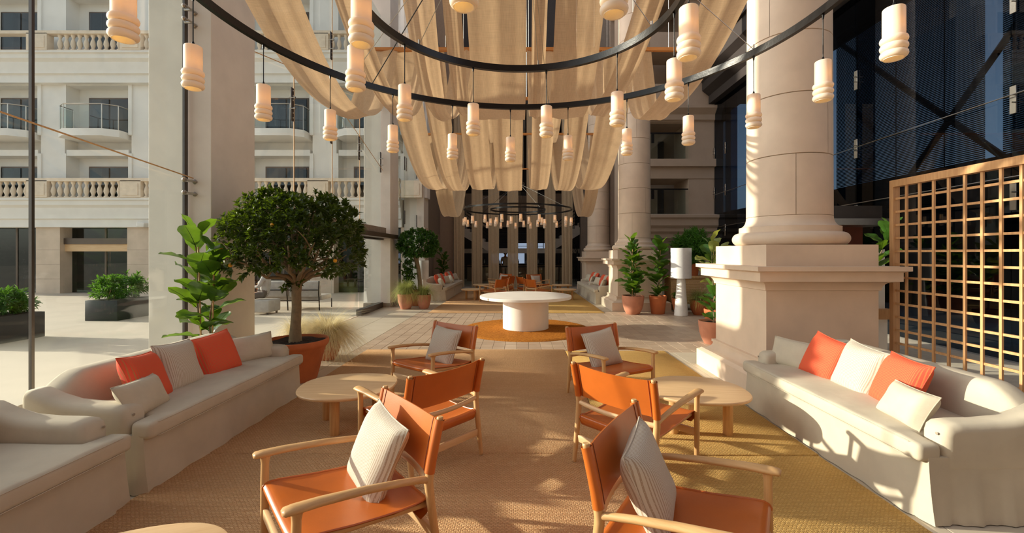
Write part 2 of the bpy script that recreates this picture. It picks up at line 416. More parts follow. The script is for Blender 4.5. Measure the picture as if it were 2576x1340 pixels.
for y0, y1 in ((6.7, 8.28), (8.28, 9.97), (9.97, 11.6)): win(y0, y1, .03, 2.1)
o, cy = win(11.68, 13.48, .16, 2.1)
box('sill', 'steel_dark', (-.06, .08, 11.64-cy, 13.48-cy, 0, .16), o)
for y0, y1 in ((14.42, 16.3), (16.3, 18.18)):
    o, cy = win(y0, y1, .05, 9); plate(o, y1-cy-.1, 3.0, .5); plate(o, y1-cy-.1, 5.0, .5); plate(o, y0-cy+.12, 5.0, .5, mat='steel')
tr = box('trim_1', 'bronze', (-4.42, -3.86, 6.6, 13.9, 2.12, 2.24), kind='structure')
box('upper_strip', 'skirting', (-4.36, -4.1, 6.6, 13.4, 2.24, 2.44), tr); box('door_track', 'steel_dark', (-4.40, -4.2, 6.7, 13.48, 2.07, 2.12), tr)
m = MB(); m.tube([(-4.2, -1.2, 9.2), (-4.2, 5.62, 4.9)], .008, 6); m.tube([(-4.2, 6.7, 4.3+.05*10), (-4.2, 13.4, 6.2)], .008, 6); m.tube([(-4.2, 6.7, 6.0), (-4.2, 13.4, 4.2)], .008, 6)
m.tube([(-4.2, -1.2, 3.2), (-4.2, 5.62, 2.62)], .008, 6)
tag(m.build('tension_cable', 'oak'), 'thin tension cables running along the left glass wall', 'cable')

# ---- right-hand columns on pedestals
def sq(pr, mb):
    """square moulding stack: list of (half, z)"""
    vs = []; fs = []
    for h, z in pr: vs += [(-h, -h, z), (h, -h, z), (h, h, z), (-h, h, z)]
    for i in range(len(pr)-1):
        for k in range(4):
            k2 = (k+1) % 4; fs.append((i*4+k, i*4+k2, i*4+4+k2, i*4+4+k))
    fs.append((3, 2, 1, 0)); n = len(pr)*4; fs.append((n-4, n-3, n-2, n-1)); return mb.add(vs, fs)
def column(x, y, label, top=10):
    t = thing('column', label, 'column', (x, y, 0), 0, 'limestone columns on square pedestals')
    h = .65
    cav = lambda h0, z0, h1, z1, n=7: [(h1+(h0-h1)*(1-math.sin(i/n*PI/2)), z0+(z1-z0)*(1-math.cos(i/n*PI/2))) for i in range(n+1)]
    foot = [(h+.2, 0), (h+.2, .235), (h+.17, .25), (h+.155, .265)] + cav(h+.15, .27, h+.03, .37) + [(h+.045, .375), (h+.045, .41), (h, .415)]
    sq(foot, MB()).build('pedestal_foot', 'limestone', t, 25)
    sq([(h, .41), (h, 1.23)], MB()).build('die', 'limestone', t)
    cap = [(h, 1.222), (h+.02, 1.228)] + [(h+.02+.075*(1-math.cos(i/6*PI/2)), 1.235+.09*math.sin(i/6*PI/2)) for i in range(7)]
    cap += [(h+.155, 1.335), (h+.155, 1.435), (h+.165, 1.445), (h+.21, 1.455), (h+.21, 1.505)]
    sq(cap, MB()).build('pedestal_cap', 'limestone', t, 25)
    sq([(h, 1.5), (h, 1.756)], MB()).build('plinth', 'limestone', t)
    tor = [(.575, 1.756)] + [(.575+.085*math.sin(i/12*PI), 1.756+.165*(1-math.cos(i/12*PI))/2) for i in range(1, 12)] + [(.575, 1.921)]
    b = MB(); b.lathe(tor, 64); b.build('torus', 'limestone', t)
    ap = [(.575, 1.921), (.575, 1.99)] + [(.487+.088*(1-math.sin(i/8*PI/2)), 1.99+.13*(1-math.cos(i/8*PI/2))) for i in range(9)]
    b = MB(); b.lathe(ap, 64); b.build('base_ring', 'limestone', t)
    z = 2.12; k = 0
    b = MB(); b.lathe([(.468, 2.1), (.436, top)], 48); b.build('core', 'mortar', t)
    while z < top:
        z1 = z+.742; r0 = .487-.0035*(z-2.1); r1 = .487-.0035*(z1-2.1)
        # each drum is cut into blocks with recessed vertical joints
        nb = 2; off = -1.95+k*.85
        for q in range(nb):
            a0 = off+q*2*PI/nb+.005; a1 = off+(q+1)*2*PI/nb-.005; N = 32; vs = []; fs = []
            pr = [(r0-.012, z+.002), (r0, z+.006), (r1, z1-.006), (r1-.012, z1-.002)]
            for i in range(N+1):
                a = a0+(a1-a0)*i/N
                for r, zz in pr: vs.append((r*math.cos(a), r*math.sin(a), zz))
            for i in range(N):
                for j in range(3): fs.append((i*4+j, i*4+4+j, i*4+5+j, i*4+1+j))
            b = MB(); b.add(vs, fs); b.build('drum_block', 'limestone', t, 30)
        z = z1; k += 1
    return t
column(3.5, 5.71, 'limestone column on a square pedestal behind the right sofa')
column(3.5, 13.4, 'limestone column on a pedestal with two potted fiddle figs before it')
column(3.5, 19.5, 'limestone column on a pedestal behind the farthest right sofa')

# ---- right-hand inner building with balconies
wr = MB()
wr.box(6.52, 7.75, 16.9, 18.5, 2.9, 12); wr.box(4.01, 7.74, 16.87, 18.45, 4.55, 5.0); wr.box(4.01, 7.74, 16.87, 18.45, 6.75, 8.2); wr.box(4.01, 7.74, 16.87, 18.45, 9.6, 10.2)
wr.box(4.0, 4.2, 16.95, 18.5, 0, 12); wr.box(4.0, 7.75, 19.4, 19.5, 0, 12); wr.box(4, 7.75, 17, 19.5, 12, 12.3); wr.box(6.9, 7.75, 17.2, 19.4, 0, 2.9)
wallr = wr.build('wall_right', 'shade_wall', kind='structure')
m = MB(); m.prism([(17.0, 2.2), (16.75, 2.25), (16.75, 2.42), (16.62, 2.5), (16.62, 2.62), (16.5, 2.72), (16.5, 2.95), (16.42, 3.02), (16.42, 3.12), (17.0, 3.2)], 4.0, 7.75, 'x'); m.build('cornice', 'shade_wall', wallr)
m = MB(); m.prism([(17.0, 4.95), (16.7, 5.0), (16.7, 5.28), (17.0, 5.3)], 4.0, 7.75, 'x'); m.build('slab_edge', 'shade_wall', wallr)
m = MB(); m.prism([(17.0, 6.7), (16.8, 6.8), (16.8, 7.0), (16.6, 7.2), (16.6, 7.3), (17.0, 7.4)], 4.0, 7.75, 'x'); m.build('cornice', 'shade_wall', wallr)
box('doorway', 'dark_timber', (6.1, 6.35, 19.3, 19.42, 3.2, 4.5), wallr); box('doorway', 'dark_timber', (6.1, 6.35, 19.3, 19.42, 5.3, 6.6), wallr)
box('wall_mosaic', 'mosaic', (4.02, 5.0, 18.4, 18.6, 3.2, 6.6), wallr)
for z in (3.15, 5.3):
    g = box('balcony_glass', 'rail_glass', (4.2, 6.35, 16.78, 16.79, z, z+.95), wallr); box('handrail', 'black_metal', (4.2, 6.45, 16.76, 16.82, z+.95, z+1.0), g); box('clamp', 'black_metal', (5.05, 5.15, 16.76, 16.82, z+.6, z+.95), g)
# dark eaves and dark glass screen with fins on the right
m = MB(); m.prism([(7.25, 7.4), (8.9, 7.4), (8.9, 8.9), (6.8, 8.9), (6.8, 8.4), (7.0, 8.2), (7.0, 7.9), (7.25, 7.7)], 3.5, 16.8, 'y'); m.build('trim_2', 'dark_timber', kind='structure')
m = MB(); m.prism([(6.7, 8.9), (9, 8.9), (9, 13), (7.9, 13)], 3.5, 16.8, 'y'); m.build('ceiling_right', 'dark_wall', kind='structure'); box('wall_rear_sky_block', 'panel_brown', (-4.9, 12, -4.6, -4.3, 0, 13), kind='structure'); box('trim_5', 'steel_dark', (-4.8, 7.6, 2.76, 2.96, 11.5, 11.8), kind='structure'); box('trim_6', 'steel_dark', (-4.8, 7.6, 16.6, 16.85, 11.5, 11.8), kind='structure')  # the rear wall is unseen, added to block sky light from behind the camera
for i, (y0, y1) in enumerate(((3.57, 6.67), (6.67, 9.77), (9.77, 12.87), (12.87, 15.96), (15.96, 16.85))):
    o, cy = win(y0, y1, 0.02, 7.4, 'sky_tint_pane', 7.5)
    for z in (2.52, 3.98, 5.5):
        plate(o, y1-cy-.05, z, .42, .09, 2, 'steel', -.03)
        b = MB(); b.tube([(-.02, 0, -.05), (-.11, 0, -.05)], .01, 8); b.tube([(-.02, 0, .06), (-.11, 0, .06)], .01, 8); b.build('stud', 'steel', o, loc=(0, y1-cy-.09, z))
    b = MB(); b.box(.01, .43, y1-cy-.012, y1-cy, 1.2, 7.4); b.build('glass_fin', 'sky_blue_fin', o, flat=True)
    b = MB(); b.box(.0, .01, y1-cy-.012, y1-cy+.012, .02, 7.4); b.build('pane_edge', 'fin_glass', o, flat=True)
m = MB()
for z in (3.98, 2.75): m.tube([(7.38, 16.5, z-.1), (7.38, 3.6, z+.1)], .009, 6)
tag(m.build('tension_cable', 'steel'), 'thin steel cables stretched across the dark glass screen', 'cable')
# blinds of thin dark slats hung outside behind the dark glass
for bi, (y0, y1) in enumerate(((4.2, 7.6), (7.9, 11.6), (11.9, 15.6))):
    t = thing('bamboo_blind', ['dark slatted outdoor blind behind the glass screen, at its end past the lattice', 'dark slatted outdoor blind behind the glass screen, between the two others', 'dark slatted outdoor blind behind the glass screen, at the balcony end'][bi], 'blind', (8.4, (y0+y1)/2, 0), 0, 'dark blinds behind the glass screen')
    h = (y1-y0)/2; b = MB(); z = 1.7
    while z < 7.36: b.box(-.006, .006, -h, h, z, z+.024); z += .036
    b.build('slats', 'dark_timber', t, flat=True, kind='stuff')
    for yy in (-h*.6, 0, h*.6): box('cord', 'dark_timber', (-.02, -.012, yy-.01, yy+.01, 1.7, 7.45), t)
box('wall_dark_backing', 'dark_wall', (12.5, 12.8, -4, 30, 0, 4.2), kind='structure'); box('ground_right', 'terrace', (12, 70, -40, 60, -.35, -.012), kind='structure')  # the dark wall is added to darken the view through the glass screen
m = MB(); m.tube([(8.8, 4.5, 0), (8.8, 12, 7.4)], .06, 6); m.tube([(8.8, 13, 0), (8.8, 6.2, 7.4)], .06, 6)
tag(m.build('steel_brace', 'black_metal'), 'dark crossed steel braces behind the slatted blinds', 'brace')

# ---- far end: side walls, void with stairs, back wall, roof
box('wall_far_left', 'panel_brown', (-6.5, -3.35, 21.9, 22.3, 0, 15.5), kind='structure')
box('wall_far_right', 'back_wall', (3.05, 8.2, 21.9, 22.3, 0, 15.5), kind='structure')
m = MB(); m.box(-4.82, -4.0, 19.12, 21.9, 0, 12); wl = m.build('wall_left_end', 'back_wall', kind='structure')
box('door_panel', 'panel_brown', (-4.01, -3.98, 20.2, 21.7, 0, 2.6), wl)
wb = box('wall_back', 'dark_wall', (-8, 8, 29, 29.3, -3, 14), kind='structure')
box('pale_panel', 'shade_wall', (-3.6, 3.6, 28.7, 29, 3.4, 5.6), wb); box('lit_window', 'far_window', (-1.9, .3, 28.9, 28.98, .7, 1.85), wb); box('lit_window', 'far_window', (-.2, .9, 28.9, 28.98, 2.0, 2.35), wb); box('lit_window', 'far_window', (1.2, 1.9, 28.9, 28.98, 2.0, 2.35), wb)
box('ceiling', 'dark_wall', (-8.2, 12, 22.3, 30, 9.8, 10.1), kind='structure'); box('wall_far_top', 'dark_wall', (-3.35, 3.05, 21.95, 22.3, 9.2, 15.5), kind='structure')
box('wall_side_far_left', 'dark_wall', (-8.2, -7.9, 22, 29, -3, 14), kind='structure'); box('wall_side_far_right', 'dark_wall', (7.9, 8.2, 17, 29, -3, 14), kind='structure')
m = MB(); m.box(-6, 6, 26, 26.4, 1.68, 1.95); m.box(-1.62, 1.62, 24.35, 26, 1.68, 1.95); m.build('trim_3', 'plaster', kind='structure')
box('trim_4', 'black_metal', (-2.2, 1.9, 25.9, 26.0, 5.1, 5.3), kind='structure')
def stair(name, sx, label):
    t = thing(name, label, 'staircase', (0, 24.4, 0))
    x0, z0, x1, z1 = sx*5.2, 4.5, sx*1.45, 1.95; n = 14
    prof = [(x0, z0)]; dx = (x1-x0)/n; dz = (z1-z0)/n
    for i in range(n): prof += [(x0+dx*(i+1), z0+dz*i), (x0+dx*(i+1), z0+dz*(i+1))]
    prof += [(x1, z1-.35), (x0, z0-.65)]
    m = MB(); m.prism(prof, 0, .9, 'y'); m.build('flight', 'plaster', t)
    for k in range(5):
        m = MB(); h = .25+k*.19; m.tube([(x0, -.05, z0+h), (x1, -.05, z1+h)], .018 if k < 4 else .03, 6); m.build('rail', 'black_metal', t)
    for k in range(5):
        a = k/4; m = MB(); m.tube([(x0+(x1-x0)*a, -.05, z0+(z1-z0)*a-.1), (x0+(x1-x0)*a, -.05, z0+(z1-z0)*a+1.02)], .025, 6); m.build('post', 'black_metal', t)
stair('staircase', -1, 'white staircase with black rails descending from the far left wall'); stair('staircase', 1, 'white staircase with black rails descending from the far right wall')
t = thing('landing_railing', 'black railing of thin bars on the landing between the two stairs', 'railing', (0, 26.1, 1.95))
for k in range(5): m = MB(); m.tube([(-1.5, 0, .15+.2*k), (1.4, 0, .15+.2*k)], .014 if k < 4 else .035, 6); m.build('rail', 'black_metal', t)
for x in (-1.5, -.5, .5, 1.4): m = MB(); m.tube([(x, 0, 0), (x, 0, 1)], .022, 6); m.build('post', 'black_metal', t)
t = thing('guard_rail', 'glass guard rail with a black top bar behind the hanging drapes', 'railing', (0, 22.6, 0))
box('top_bar', 'black_metal', (-3.4, 3.1, -.04, .04, .95, 1.03), t)
for i in range(6): box('glass_panel', 'rail_glass', (-3.35+i*1.075, -3.35+i*1.075+1.05, -.006, .006, .06, .95), t)
for i in range(7): box('post', 'black_metal', (-3.38+i*1.075, -3.34+i*1.075, -.025, .025, 0, .95), t)
t = thing('curved_stair_rail', 'curved black stair rail beside the third limestone column', 'railing', (0, 22.2, 0))
for k in range(8):
    m = MB(); m.tube([(2.95+.42*math.sin(a/8*1.5)-.42+.05*k*0, 0, 2.3-.25*k+ -.9*(a/8)**2) for a in range(9)], .03 if k == 0 else .012, 6); m.build('rail', 'black_metal', t)
m = MB(); m.tube([(3.0, 0, 0), (3.0, 0, 1.4)], .04, 8); m.build('newel_post', 'black_metal', t)
# bar counter with bottles and a guest beyond the guard rail
t = thing('bar_counter', 'dark bar counter below the landing beyond the drapes', 'counter', (-.3, 26.8, 0))
box('top', 'dark_timber', (-3, 3, -.4, .4, .98, 1.05), t); box('front', 'panel_brown', (-2.9, 2.9, -.3, .3, 0, .98), t)
for i in range(14):
    x = -2.6+i*.4+R_.uniform(-.1, .1); h = R_.uniform(.22, .32)
    b = MB(); b.lathe([(.035, 0), (.038, .01), (.038, h*.6), (.014, h*.75), (.014, h)], 10); o = b.build('bottle', ['steel', 'cabinet_red', 'white_paint', 'dark_timber'][i % 4], loc=(-.3+x, 26.85, 1.05))
    tag(o, 'small bottle standing on the dark bar counter', 'bottle', 'bottles on the bar counter')

# ================================================================ BUILDING ACROSS THE TERRACE
B = thing('hotel_facade', 'white hotel wing with balustraded balconies across the terrace', 'building', (-14.5, 18, 0))
def fb(name, mat, b, par=None, r=0): return box(name, mat, (b[0]+14.5, b[1]+14.5, b[2]-18, b[3]-18, b[4], b[5]), par or B, r=r)
X0, X1 = -27.4, -4.9
fb('wall', 'facade', (X0, X1, 18.9, 19.6, 3.9, 15))
piers = [-4.4-3.8*i for i in range(7)]
bal = MB(); bal.lathe([(.085, 0), (.085, .05), (.05, .07), (.055, .12), (.092, .24), (.075, .36), (.042, .46), (.042, .52), (.065, .56), (.075, .6), (.075, .66)], 14)
bme = bal.mesh('baluster', 'balus')
def moulding(z0, steps, name='cornice'):
    m = MB(); prof = [(19.0-18, z0)]
    for d, z in steps: prof.append((18-d-18, z))
    prof.append((19.0-18, steps[-1][1])); m.prism(prof, X0+14.5, X1+14.5, 'x'); return m.build(name, 'facade', B)
for z in (3.9, 9.88):
    moulding(z-1.15, [(-.1, z-1.15), (-.1, z-.85), (.0, z-.8), (.0, z-.62), (.06, z-.5), (.06, z-.36), (.2, z-.26), (.2, z-.1), (.3, z-.06), (.3, z-.0)])
    rail = fb('balustrade_rail', 'balus', (X0, X1, 17.72, 18.0, z+.69, z+.82)); fb('balustrade_foot', 'balus', (X0, X1, 17.74, 17.98, z, z+.05))
    for i, px in enumerate(piers[:-1]):
        pr = fb('pier', 'balus', (px-.42, px+.42, 17.72, 18.0, z+.03, z+.72)); fb('pier_panel', 'balus', (px-.32, px+.32, 17.70, 17.73, z+.12, z+.6), pr)
        n = 11
        for k in range(n):
            xx = px-.42-(k+.5)*(3.8-.84)/n
            if xx < X0 or (i >= 3 and z > 8 and xx < -19): continue
            link(bme, 'baluster', B, None, (xx+14.5, 17.86-18, z+.045))
for i, px in enumerate(piers[:-1]):
    c = px-1.9
    for (z0, z1, kind) in ((4.0, 5.75, 'low'), (6.72, 8.7, 'mid'), (9.95, 12.4, 'low')):
        rec = fb('wall_recess', 'facade', (c-1.3, c+1.3, 18.86, 18.92, z0, z1))
        f = fb('window', 'bronze', (c-.85, c+1.0, 18.82, 18.88, z0, z1-.35)); 
        fb('glass', 'dark_pane', (c-.78, c+.04, 18.78, 18.81, z0+.05, z1-.42), f); fb('glass', 'dark_pane', (c+.11, c+.93, 18.78, 18.81, z0+.05, z1-.42), f)
        fb('curtain', 'white_paint', (c-.7, c-.3, 18.812, 18.82, z0+.05, z1-.42), f)
        fb('reveal', 'facade', (c-1.45, c-1.3, 18.3, 18.9, z0-.1, z1+.1)); fb('reveal', 'facade', (c+1.3, c+1.45, 18.3, 18.9, z0-.1, z1+.1)); fb('lintel', 'facade', (c-1.3, c+1.3, 18.32, 18.88, z1, z1+.25))
    fb('pilaster', 'facade', (px-.5, px+.5, 18.35, 18.95, 4.0, 15))
    m = MB(); m.prism([(c-1.25+14.5, .9), (c-1.25+14.5, -.05), (c-.8+14.5, -.35), (c+.8+14.5, -.35), (c+1.25+14.5, -.05), (c+1.25+14.5, .9)], 6.43, 6.72, 'z'); sl_ = m.build('balcony_slab', 'facade', B)
    pts = [(c-1.2, .5), (c-1.2, -.03), (c-.78, -.31), (c+.78, -.31), (c+1.2, -.03), (c+1.2, .5)]
    m = MB(); m.tube([(x+14.5, y, 7.72) for x, y in pts], .022, 6); 
    for x, y in pts: m.tube([(x+14.5, y, 6.72), (x+14.5, y, 7.72)], .02, 6)
    rl = m.build('balcony_rail', 'steel', B); m = MB()
    for (xa, ya), (xb, yb) in zip(pts, pts[1:]): m.add([(xa+14.5, ya, 6.8), (xb+14.5, yb, 6.8), (xb+14.5, yb, 7.66), (xa+14.5, ya, 7.66)], [(0, 1, 2, 3)])
    m.build('balcony_glass', 'rail_glass', rl, flat=True)
    fb('ground_pier', 'facade_stone', (px-.55, px+.45, 18.2, 18.9, 0, 2.75))
    for zz in (.6, 1.2, 1.8): fb('stone_joint', 'skirting', (px-.552, px+.452, 18.198, 18.21, zz, zz+.012))
    if i % 2: fb('beam', 'oak_x', (c-1.5, c+1.5, 18.4, 18.6, 1.75, 2.05)); fb('dark_beam', 'bronze', (c-1.5, c+1.5, 18.35, 18.6, 2.05, 2.3))
    fb('shopfront', 'dark_pane', (c-1.45, c+1.4, 18.7, 18.72, 0, 2.75)); fb('mullion', 'bronze', (c-.04, c+.04, 18.68, 18.72, 0, 2.75))
fb('ground_back', 'dark_wall', (X0, X1, 21, 21.2, 0, 4)); fb('ground_ceiling', 'facade', (X0, X1, 18.9, 21, 2.9, 3.2))
fb('roof', 'facade', (X0, X1, 18.9, 26, 15, 15.3))
b = MB(); b.rbox(-.14, .14, -.2, .1, -.1, .1, .03); o = b.build('wall_camera', 'white_paint', loc=(-15.55, 18.05, 2.85), rot=(0, .15, .2)); tag(o, 'small white camera under the cornice of the hotel wing', 'lamp')  # a camera on the facade, gives no light
b = MB(); b.box(-.03, .03, 0, .16, -.03, .06); b.build('bracket', 'steel', o)

# ================================================================ RUGS
def rug(x0, x1, y0, y1, mat, label, grp=None):
    cx, cy = (x0+x1)/2, (y0+y1)/2; m = MB(); n = 40; r = random.Random(int(x0*100+y0*10))
    # slightly uneven outline, rolled edge
    out = []
    for a, b, c, d in ((x0, y0, x1, y0), (x1, y0, x1, y1), (x1, y1, x0, y1), (x0, y1, x0, y0)):
        for k in range(n): t_ = k/n; out.append((a+(c-a)*t_-cx+r.uniform(-.003, .003), b+(d-b)*t_-cy+r.uniform(-.003, .003)))
    N = len(out); vs = []
    for ins, z in ((0, .001), (0, .009), (.006, .013)):
        for x, y in out: vs.append((x-math.copysign(ins, x), y-math.copysign(ins, y), z))
    fs = [tuple(range(2*N, 3*N))]
    for l in range(2):
        for k in range(N): k2 = (k+1) % N; fs.append((l*N+k, l*N+k2, (l+1)*N+k2, (l+1)*N+k))
    m.add(vs, fs); return tag(m.build('rug', mat, loc=(cx, cy, 0)), label, 'rug', grp)
rug(-2.62, .76, 3.6, 7.5, 'jute_beige', 'wide beige braided jute rug under the leather chairs facing the round white table')
rug(.765, 2.44, 3.57, 7.4, 'jute_mustard', 'mustard braided jute rug beneath the coffee table by the big column')
rug(-2.60, .76, -.6, 3.59, 'jute_beige', 'wide beige braided jute rug beneath the two nearest leather chairs and coffee table')
rug(.765, 2.43, -.6, 3.55, 'jute_mustard', 'mustard braided jute rug alongside the near arm of the right sofa')
rug(-2.55, .2, 12.15, 20.6, 'jute_beige', 'beige jute rug of the far seating group beyond the white table')
rug(.205, 2.35, 12.15, 20.6, 'jute_mustard', 'mustard jute rug of the far seating group beside the far right sofas')
def shag_rug(cx, cy, R):
    m = MB(); r = random.Random(3); N = 120; rings = 30
    vs = [(0, 0, .03)]; fs = []
    for i in range(1, rings+1):
        rr = R*i/rings
        for k in range(N):
            a = 2*PI*k/N; z = .028+r.uniform(-.006, .006) if i < rings-1 else (.02 if i == rings-1 else .0)
            vs.append((rr*math.cos(a), rr*math.sin(a), z))
    for k in range(N): fs.append((0, 1+k, 1+(k+1) % N))
    for i in range(rings-1):
        for k in range(N): k2 = (k+1) % N; fs.append((1+i*N+k, 1+(i+1)*N+k, 1+(i+1)*N+k2, 1+i*N+k2))
    m.add(vs, fs); return tag(m.build('round_rug', 'shag', loc=(cx, cy, 0)), 'round orange shaggy rug under the white table', 'rug')
shag_rug(.12, 9.6, 1.42)

# ================================================================ ROUND WHITE TABLE
t = thing('round_table', 'large round white table on a drum base standing on the orange rug', 'table', (.125, 9.6, .026))
m = MB(); m.lathe([(.96, .650), (.995, .655), (1.0, .663), (1.0, .706), (.995, .714), (.98, .717)], 96); tp = m.build('tabletop', 'table_white', t, 30)
m = MB(); m.lathe([(.49, 0), (.5, .006), (.5, .652)], 96); bs = m.build('drum_base', 'table_white', t, 30)
box('panel_seam', 'mortar', (-.002, .002, -.5012, -.49, .0, .65), bs).rotation_euler = (0, 0, -.92)
m = MB(); m.lathe([(.025, 0), (.025, .003)], 16, Matrix.Rotation(PI/2, 4, 'X')); d = m.build('edge_plug', 'skirting', tp, loc=(-.78, -.63, .685), rot=(0, 0, -.9))

# ================================================================ COFFEE TABLES
def superpts(a, b, n=56, p=2.35, skew=0):
    o = []
    for k in range(n):
        t_ = 2*PI*k/n; c, s = math.cos(t_), math.sin(t_)
        o.append((a*math.copysign(abs(c)**(2/p), c)*(1+skew*s), b*math.copysign(abs(s)**(2/p), s)))
    return o
def coffee_table(x, y, rz, label, grp, a=.45, b=.42):
    t = thing('coffee_table', label, 'coffee table', (x, y, .0132), rz, grp)
    m = MB(); P_ = superpts(a, b, skew=.07); vs = []; fs = []; N = len(P_)
    lay = [(.93, .337), (.985, .345), (1, .357), (1, .364), (.99, .371), (.97, .373)]
    for s, z in lay: vs += [(px*s, py*s, z) for px, py in P_]
    for i in range(len(lay)-1):
        for k in range(N): k2 = (k+1) % N; fs.append((i*N+k, i*N+k2, (i+1)*N+k2, (i+1)*N+k))
    fs += [tuple(range(N-1, -1, -1)), tuple(range((len(lay)-1)*N, len(lay)*N))]
    m.add(vs, fs); m.build('tabletop', 'oak_x', t, 30)
    for ang in (.55, 2.6, 4.55):
        m = MB(); m.lathe([(.04, 0), (.043, .006), (.043, .34)], 20); m.build('leg', 'oak', t, loc=(math.cos(ang)*a*.62, math.sin(ang)*b*.62, 0))
    return t
coffee_table(-1.66, 4.22, .1, 'pale oak pebble-shaped coffee table in front of the left sofa with coral cushions', None)
coffee_table(1.66, 4.12, PI-.1, 'pale oak pebble-shaped coffee table on the mustard rug in front of the right sofa', None)
coffee_table(-1.62, 1.62, .4, 'pale oak pebble-shaped coffee table between the nearest left sofa and nearest armchair', None)
for x, y, l in ((-1.7, 15.7, 'pale oak coffee table before the nearer of the far left sofas'), (-1.55, 18.1, 'pale oak coffee table before the farthest left sofa by the drapes'),
                (1.62, 15.7, 'pale oak coffee table before the nearer of the far right sofas'), (1.72, 17.9, 'pale oak coffee table before the farthest right sofa by the drapes')):
    coffee_table(x, y, x, l, None, .43, .4)

# ================================================================ LEATHER ARMCHAIRS
def lerp(a, b, t_): return tuple(p+(q-p)*t_ for p, q in zip(a, b))
def make_chair():
    t = thing('leather_armchair', '', 'armchair')
    for s in (-1, 1):
        m = MB(); m.tube([(s*.331, -.352, 0), (s*.333, -.351, .2), (s*.334, -.350, .40), (s*.336, -.348, .50), (s*.338, -.346, .54)], [.017, .021, .021, .020, .026], 14); lg = m.build('leg', 'oak', t)
        m = MB(); m.lathe([(.016, -.004), (.016, .006)], 12); m.build('glide', 'black_metal', lg, loc=(s*.331, -.352, .004))
        m = MB(); m.tube([(s*.335, .345, 0), (s*.337, .318, .16), (s*.340, .290, .34), (s*.342, .276, .45), (s*.344, .285, .53), (s*.347, .306, .64), (s*.351, .336, .772)], [.017, .021, .023, .024, .021, .019, .018], 14); lg = m.build('leg', 'oak', t)
        m = MB(); m.lathe([(.016, -.004), (.016, .006)], 12); m.build('glide', 'black_metal', lg, loc=(s*.335, .345, .004))
        # armrest: broad rounded paddle at the front, round tenon at the back
        p = [(s*.338, -.405, .552), (s*.338, -.395, .553), (s*.338, -.36, .553), (s*.339, -.25, .548), (s*.340, -.05, .528), (s*.341, .12, .503), (s*.342, .22, .484), (s*.342, .275, .470)]
        m = MB(); m.tube(p, [.012, .018, .0195, .019, .018, .0175, .0175, .0185], 16, flat=[(1.7, .9), (1.9, .92), (1.95, .92), (1.75, .95), (1.4, 1), (1.15, 1), (1, 1), (1, 1)]); m.build('armrest', 'oak_y', t, 50)
        # seat side rail, hidden under the sling's edge
        m = MB(); m.tube([(s*.29, -.335, .368), (s*.29, .285, .318)], .014, 10, flat=(.8, 1.2)); m.build('seat_rail', 'oak_y', t)
    m = MB(); m.rbox(-.325, .325, -.362, -.338, .205, .262, .006, 2); m.build('stretcher', 'oak_x', t)
    m = MB(); m.rbox(-.328, .328, .298, .322, .15, .205, .006, 2); m.build('stretcher', 'oak_x', t)
    m = MB(); m.tube([(-.34+.68*i/12, .278+.045*math.sin(PI*i/12), .452-.004*math.sin(PI*i/12)) for i in range(13)], .018, 12, flat=(.85, 1.05)); m.build('back_rail', 'oak_x', t)
    # leather seat sling, rolled over the front and rear rails
    prof = [(-.30, .335), (-.345, .345), (-.362, .362), (-.364, .38), (-.352, .396), (-.33, .402), (-.28, .399), (-.1, .372), (.1, .352), (.24, .352), (.275, .362), (.296, .352), (.30, .325), (.285, .29), (.25, .27)]
    def seat(u, v):
        k = v*(len(prof)-1); i = min(int(k), len(prof)-2); y, z = lerp(prof[i], prof[i+1], k-i); x = (u-.5)*.628
        sag = -.012*(1-(2*u-1)**2)*max(0, math.sin(v*PI)); return (x, y, z+sag)
    m = MB(); m.grid(seat, 10, 42)
    def seat2(u, v): x, y, z = seat(1-u, v); return (x, y+(.005 if v < .3 else -.005 if v > .7 else 0), z-.008)
    m.grid(seat2, 10, 42); st = m.build('seat', 'leather', t, 60)
    for s in (-1, 1):
        m = MB(); m.tube([seat(.5+s*.5, k/24) for k in range(4, 21)], .006, 6); m.build('seat_edge', 'leather', st)
    # leather back: panel between two sleeves that wrap the posts
    zz = lambda v: .505+.268*v
    yy = lambda v: .279+.057*(v**1.15)
    def panel(u, v): x = (u-.5)*.70; b = 1-(2*u-1)**2; return (x*(1+.004*v), yy(v)+.020*b-.012*(1-b), zz(v)-.016*b*v)
    m = MB(); m.grid(panel, 16, 8); m.grid(lambda u, v: (lambda q: (q[0], q[1]-.006, q[2]))(panel(1-u, v)), 16, 8)
    for v in (0, 1):
        m.grid(lambda u, w: (lambda q: (q[0], q[1]-.006*w, q[2]))(panel(u, v)), 16, 1)
    bk = m.build('backrest', 'leather', t, 60)
    for s in (-1, 1):
        m = MB(); m.tube([(s*(.344+.007*v), yy(v)+.001, zz(v)) for v in (0, .25, .5, .75, .985)], [.0275, .0265, .026, .0255, .025], 16, cap=False); m.build('sleeve', 'leather', bk)
        m = MB()
        m.tube([(lambda q: (q[0], q[1]+.0015, q[2]))(panel(.5+s*.432, k/10)) for k in range(11)], .0022, 5); m.tube([(lambda q: (q[0], q[1]-.0075, q[2]))(panel(.5+s*.432, k/10)) for k in range(11)], .0022, 5); m.build('seam', 'cabinet_red', bk)
        m = MB(); m.lathe([(.0175, 0), (.0175, .006), (.014, .011)], 16); m.build('post_cap', 'oak', t, loc=(s*.351, .337, .772))
    return t
CHAIR = make_chair(); first = [True]
def chair(x, y, ang, label, grp=None):
    c = CHAIR if first[0] else copy_tree(CHAIR); first[0] = False
    c.location = (x, y, .0135); c.rotation_euler = (0, 0, math.radians(ang)+PI/2); c['label'] = label
    if grp: c['group'] = grp
    return c
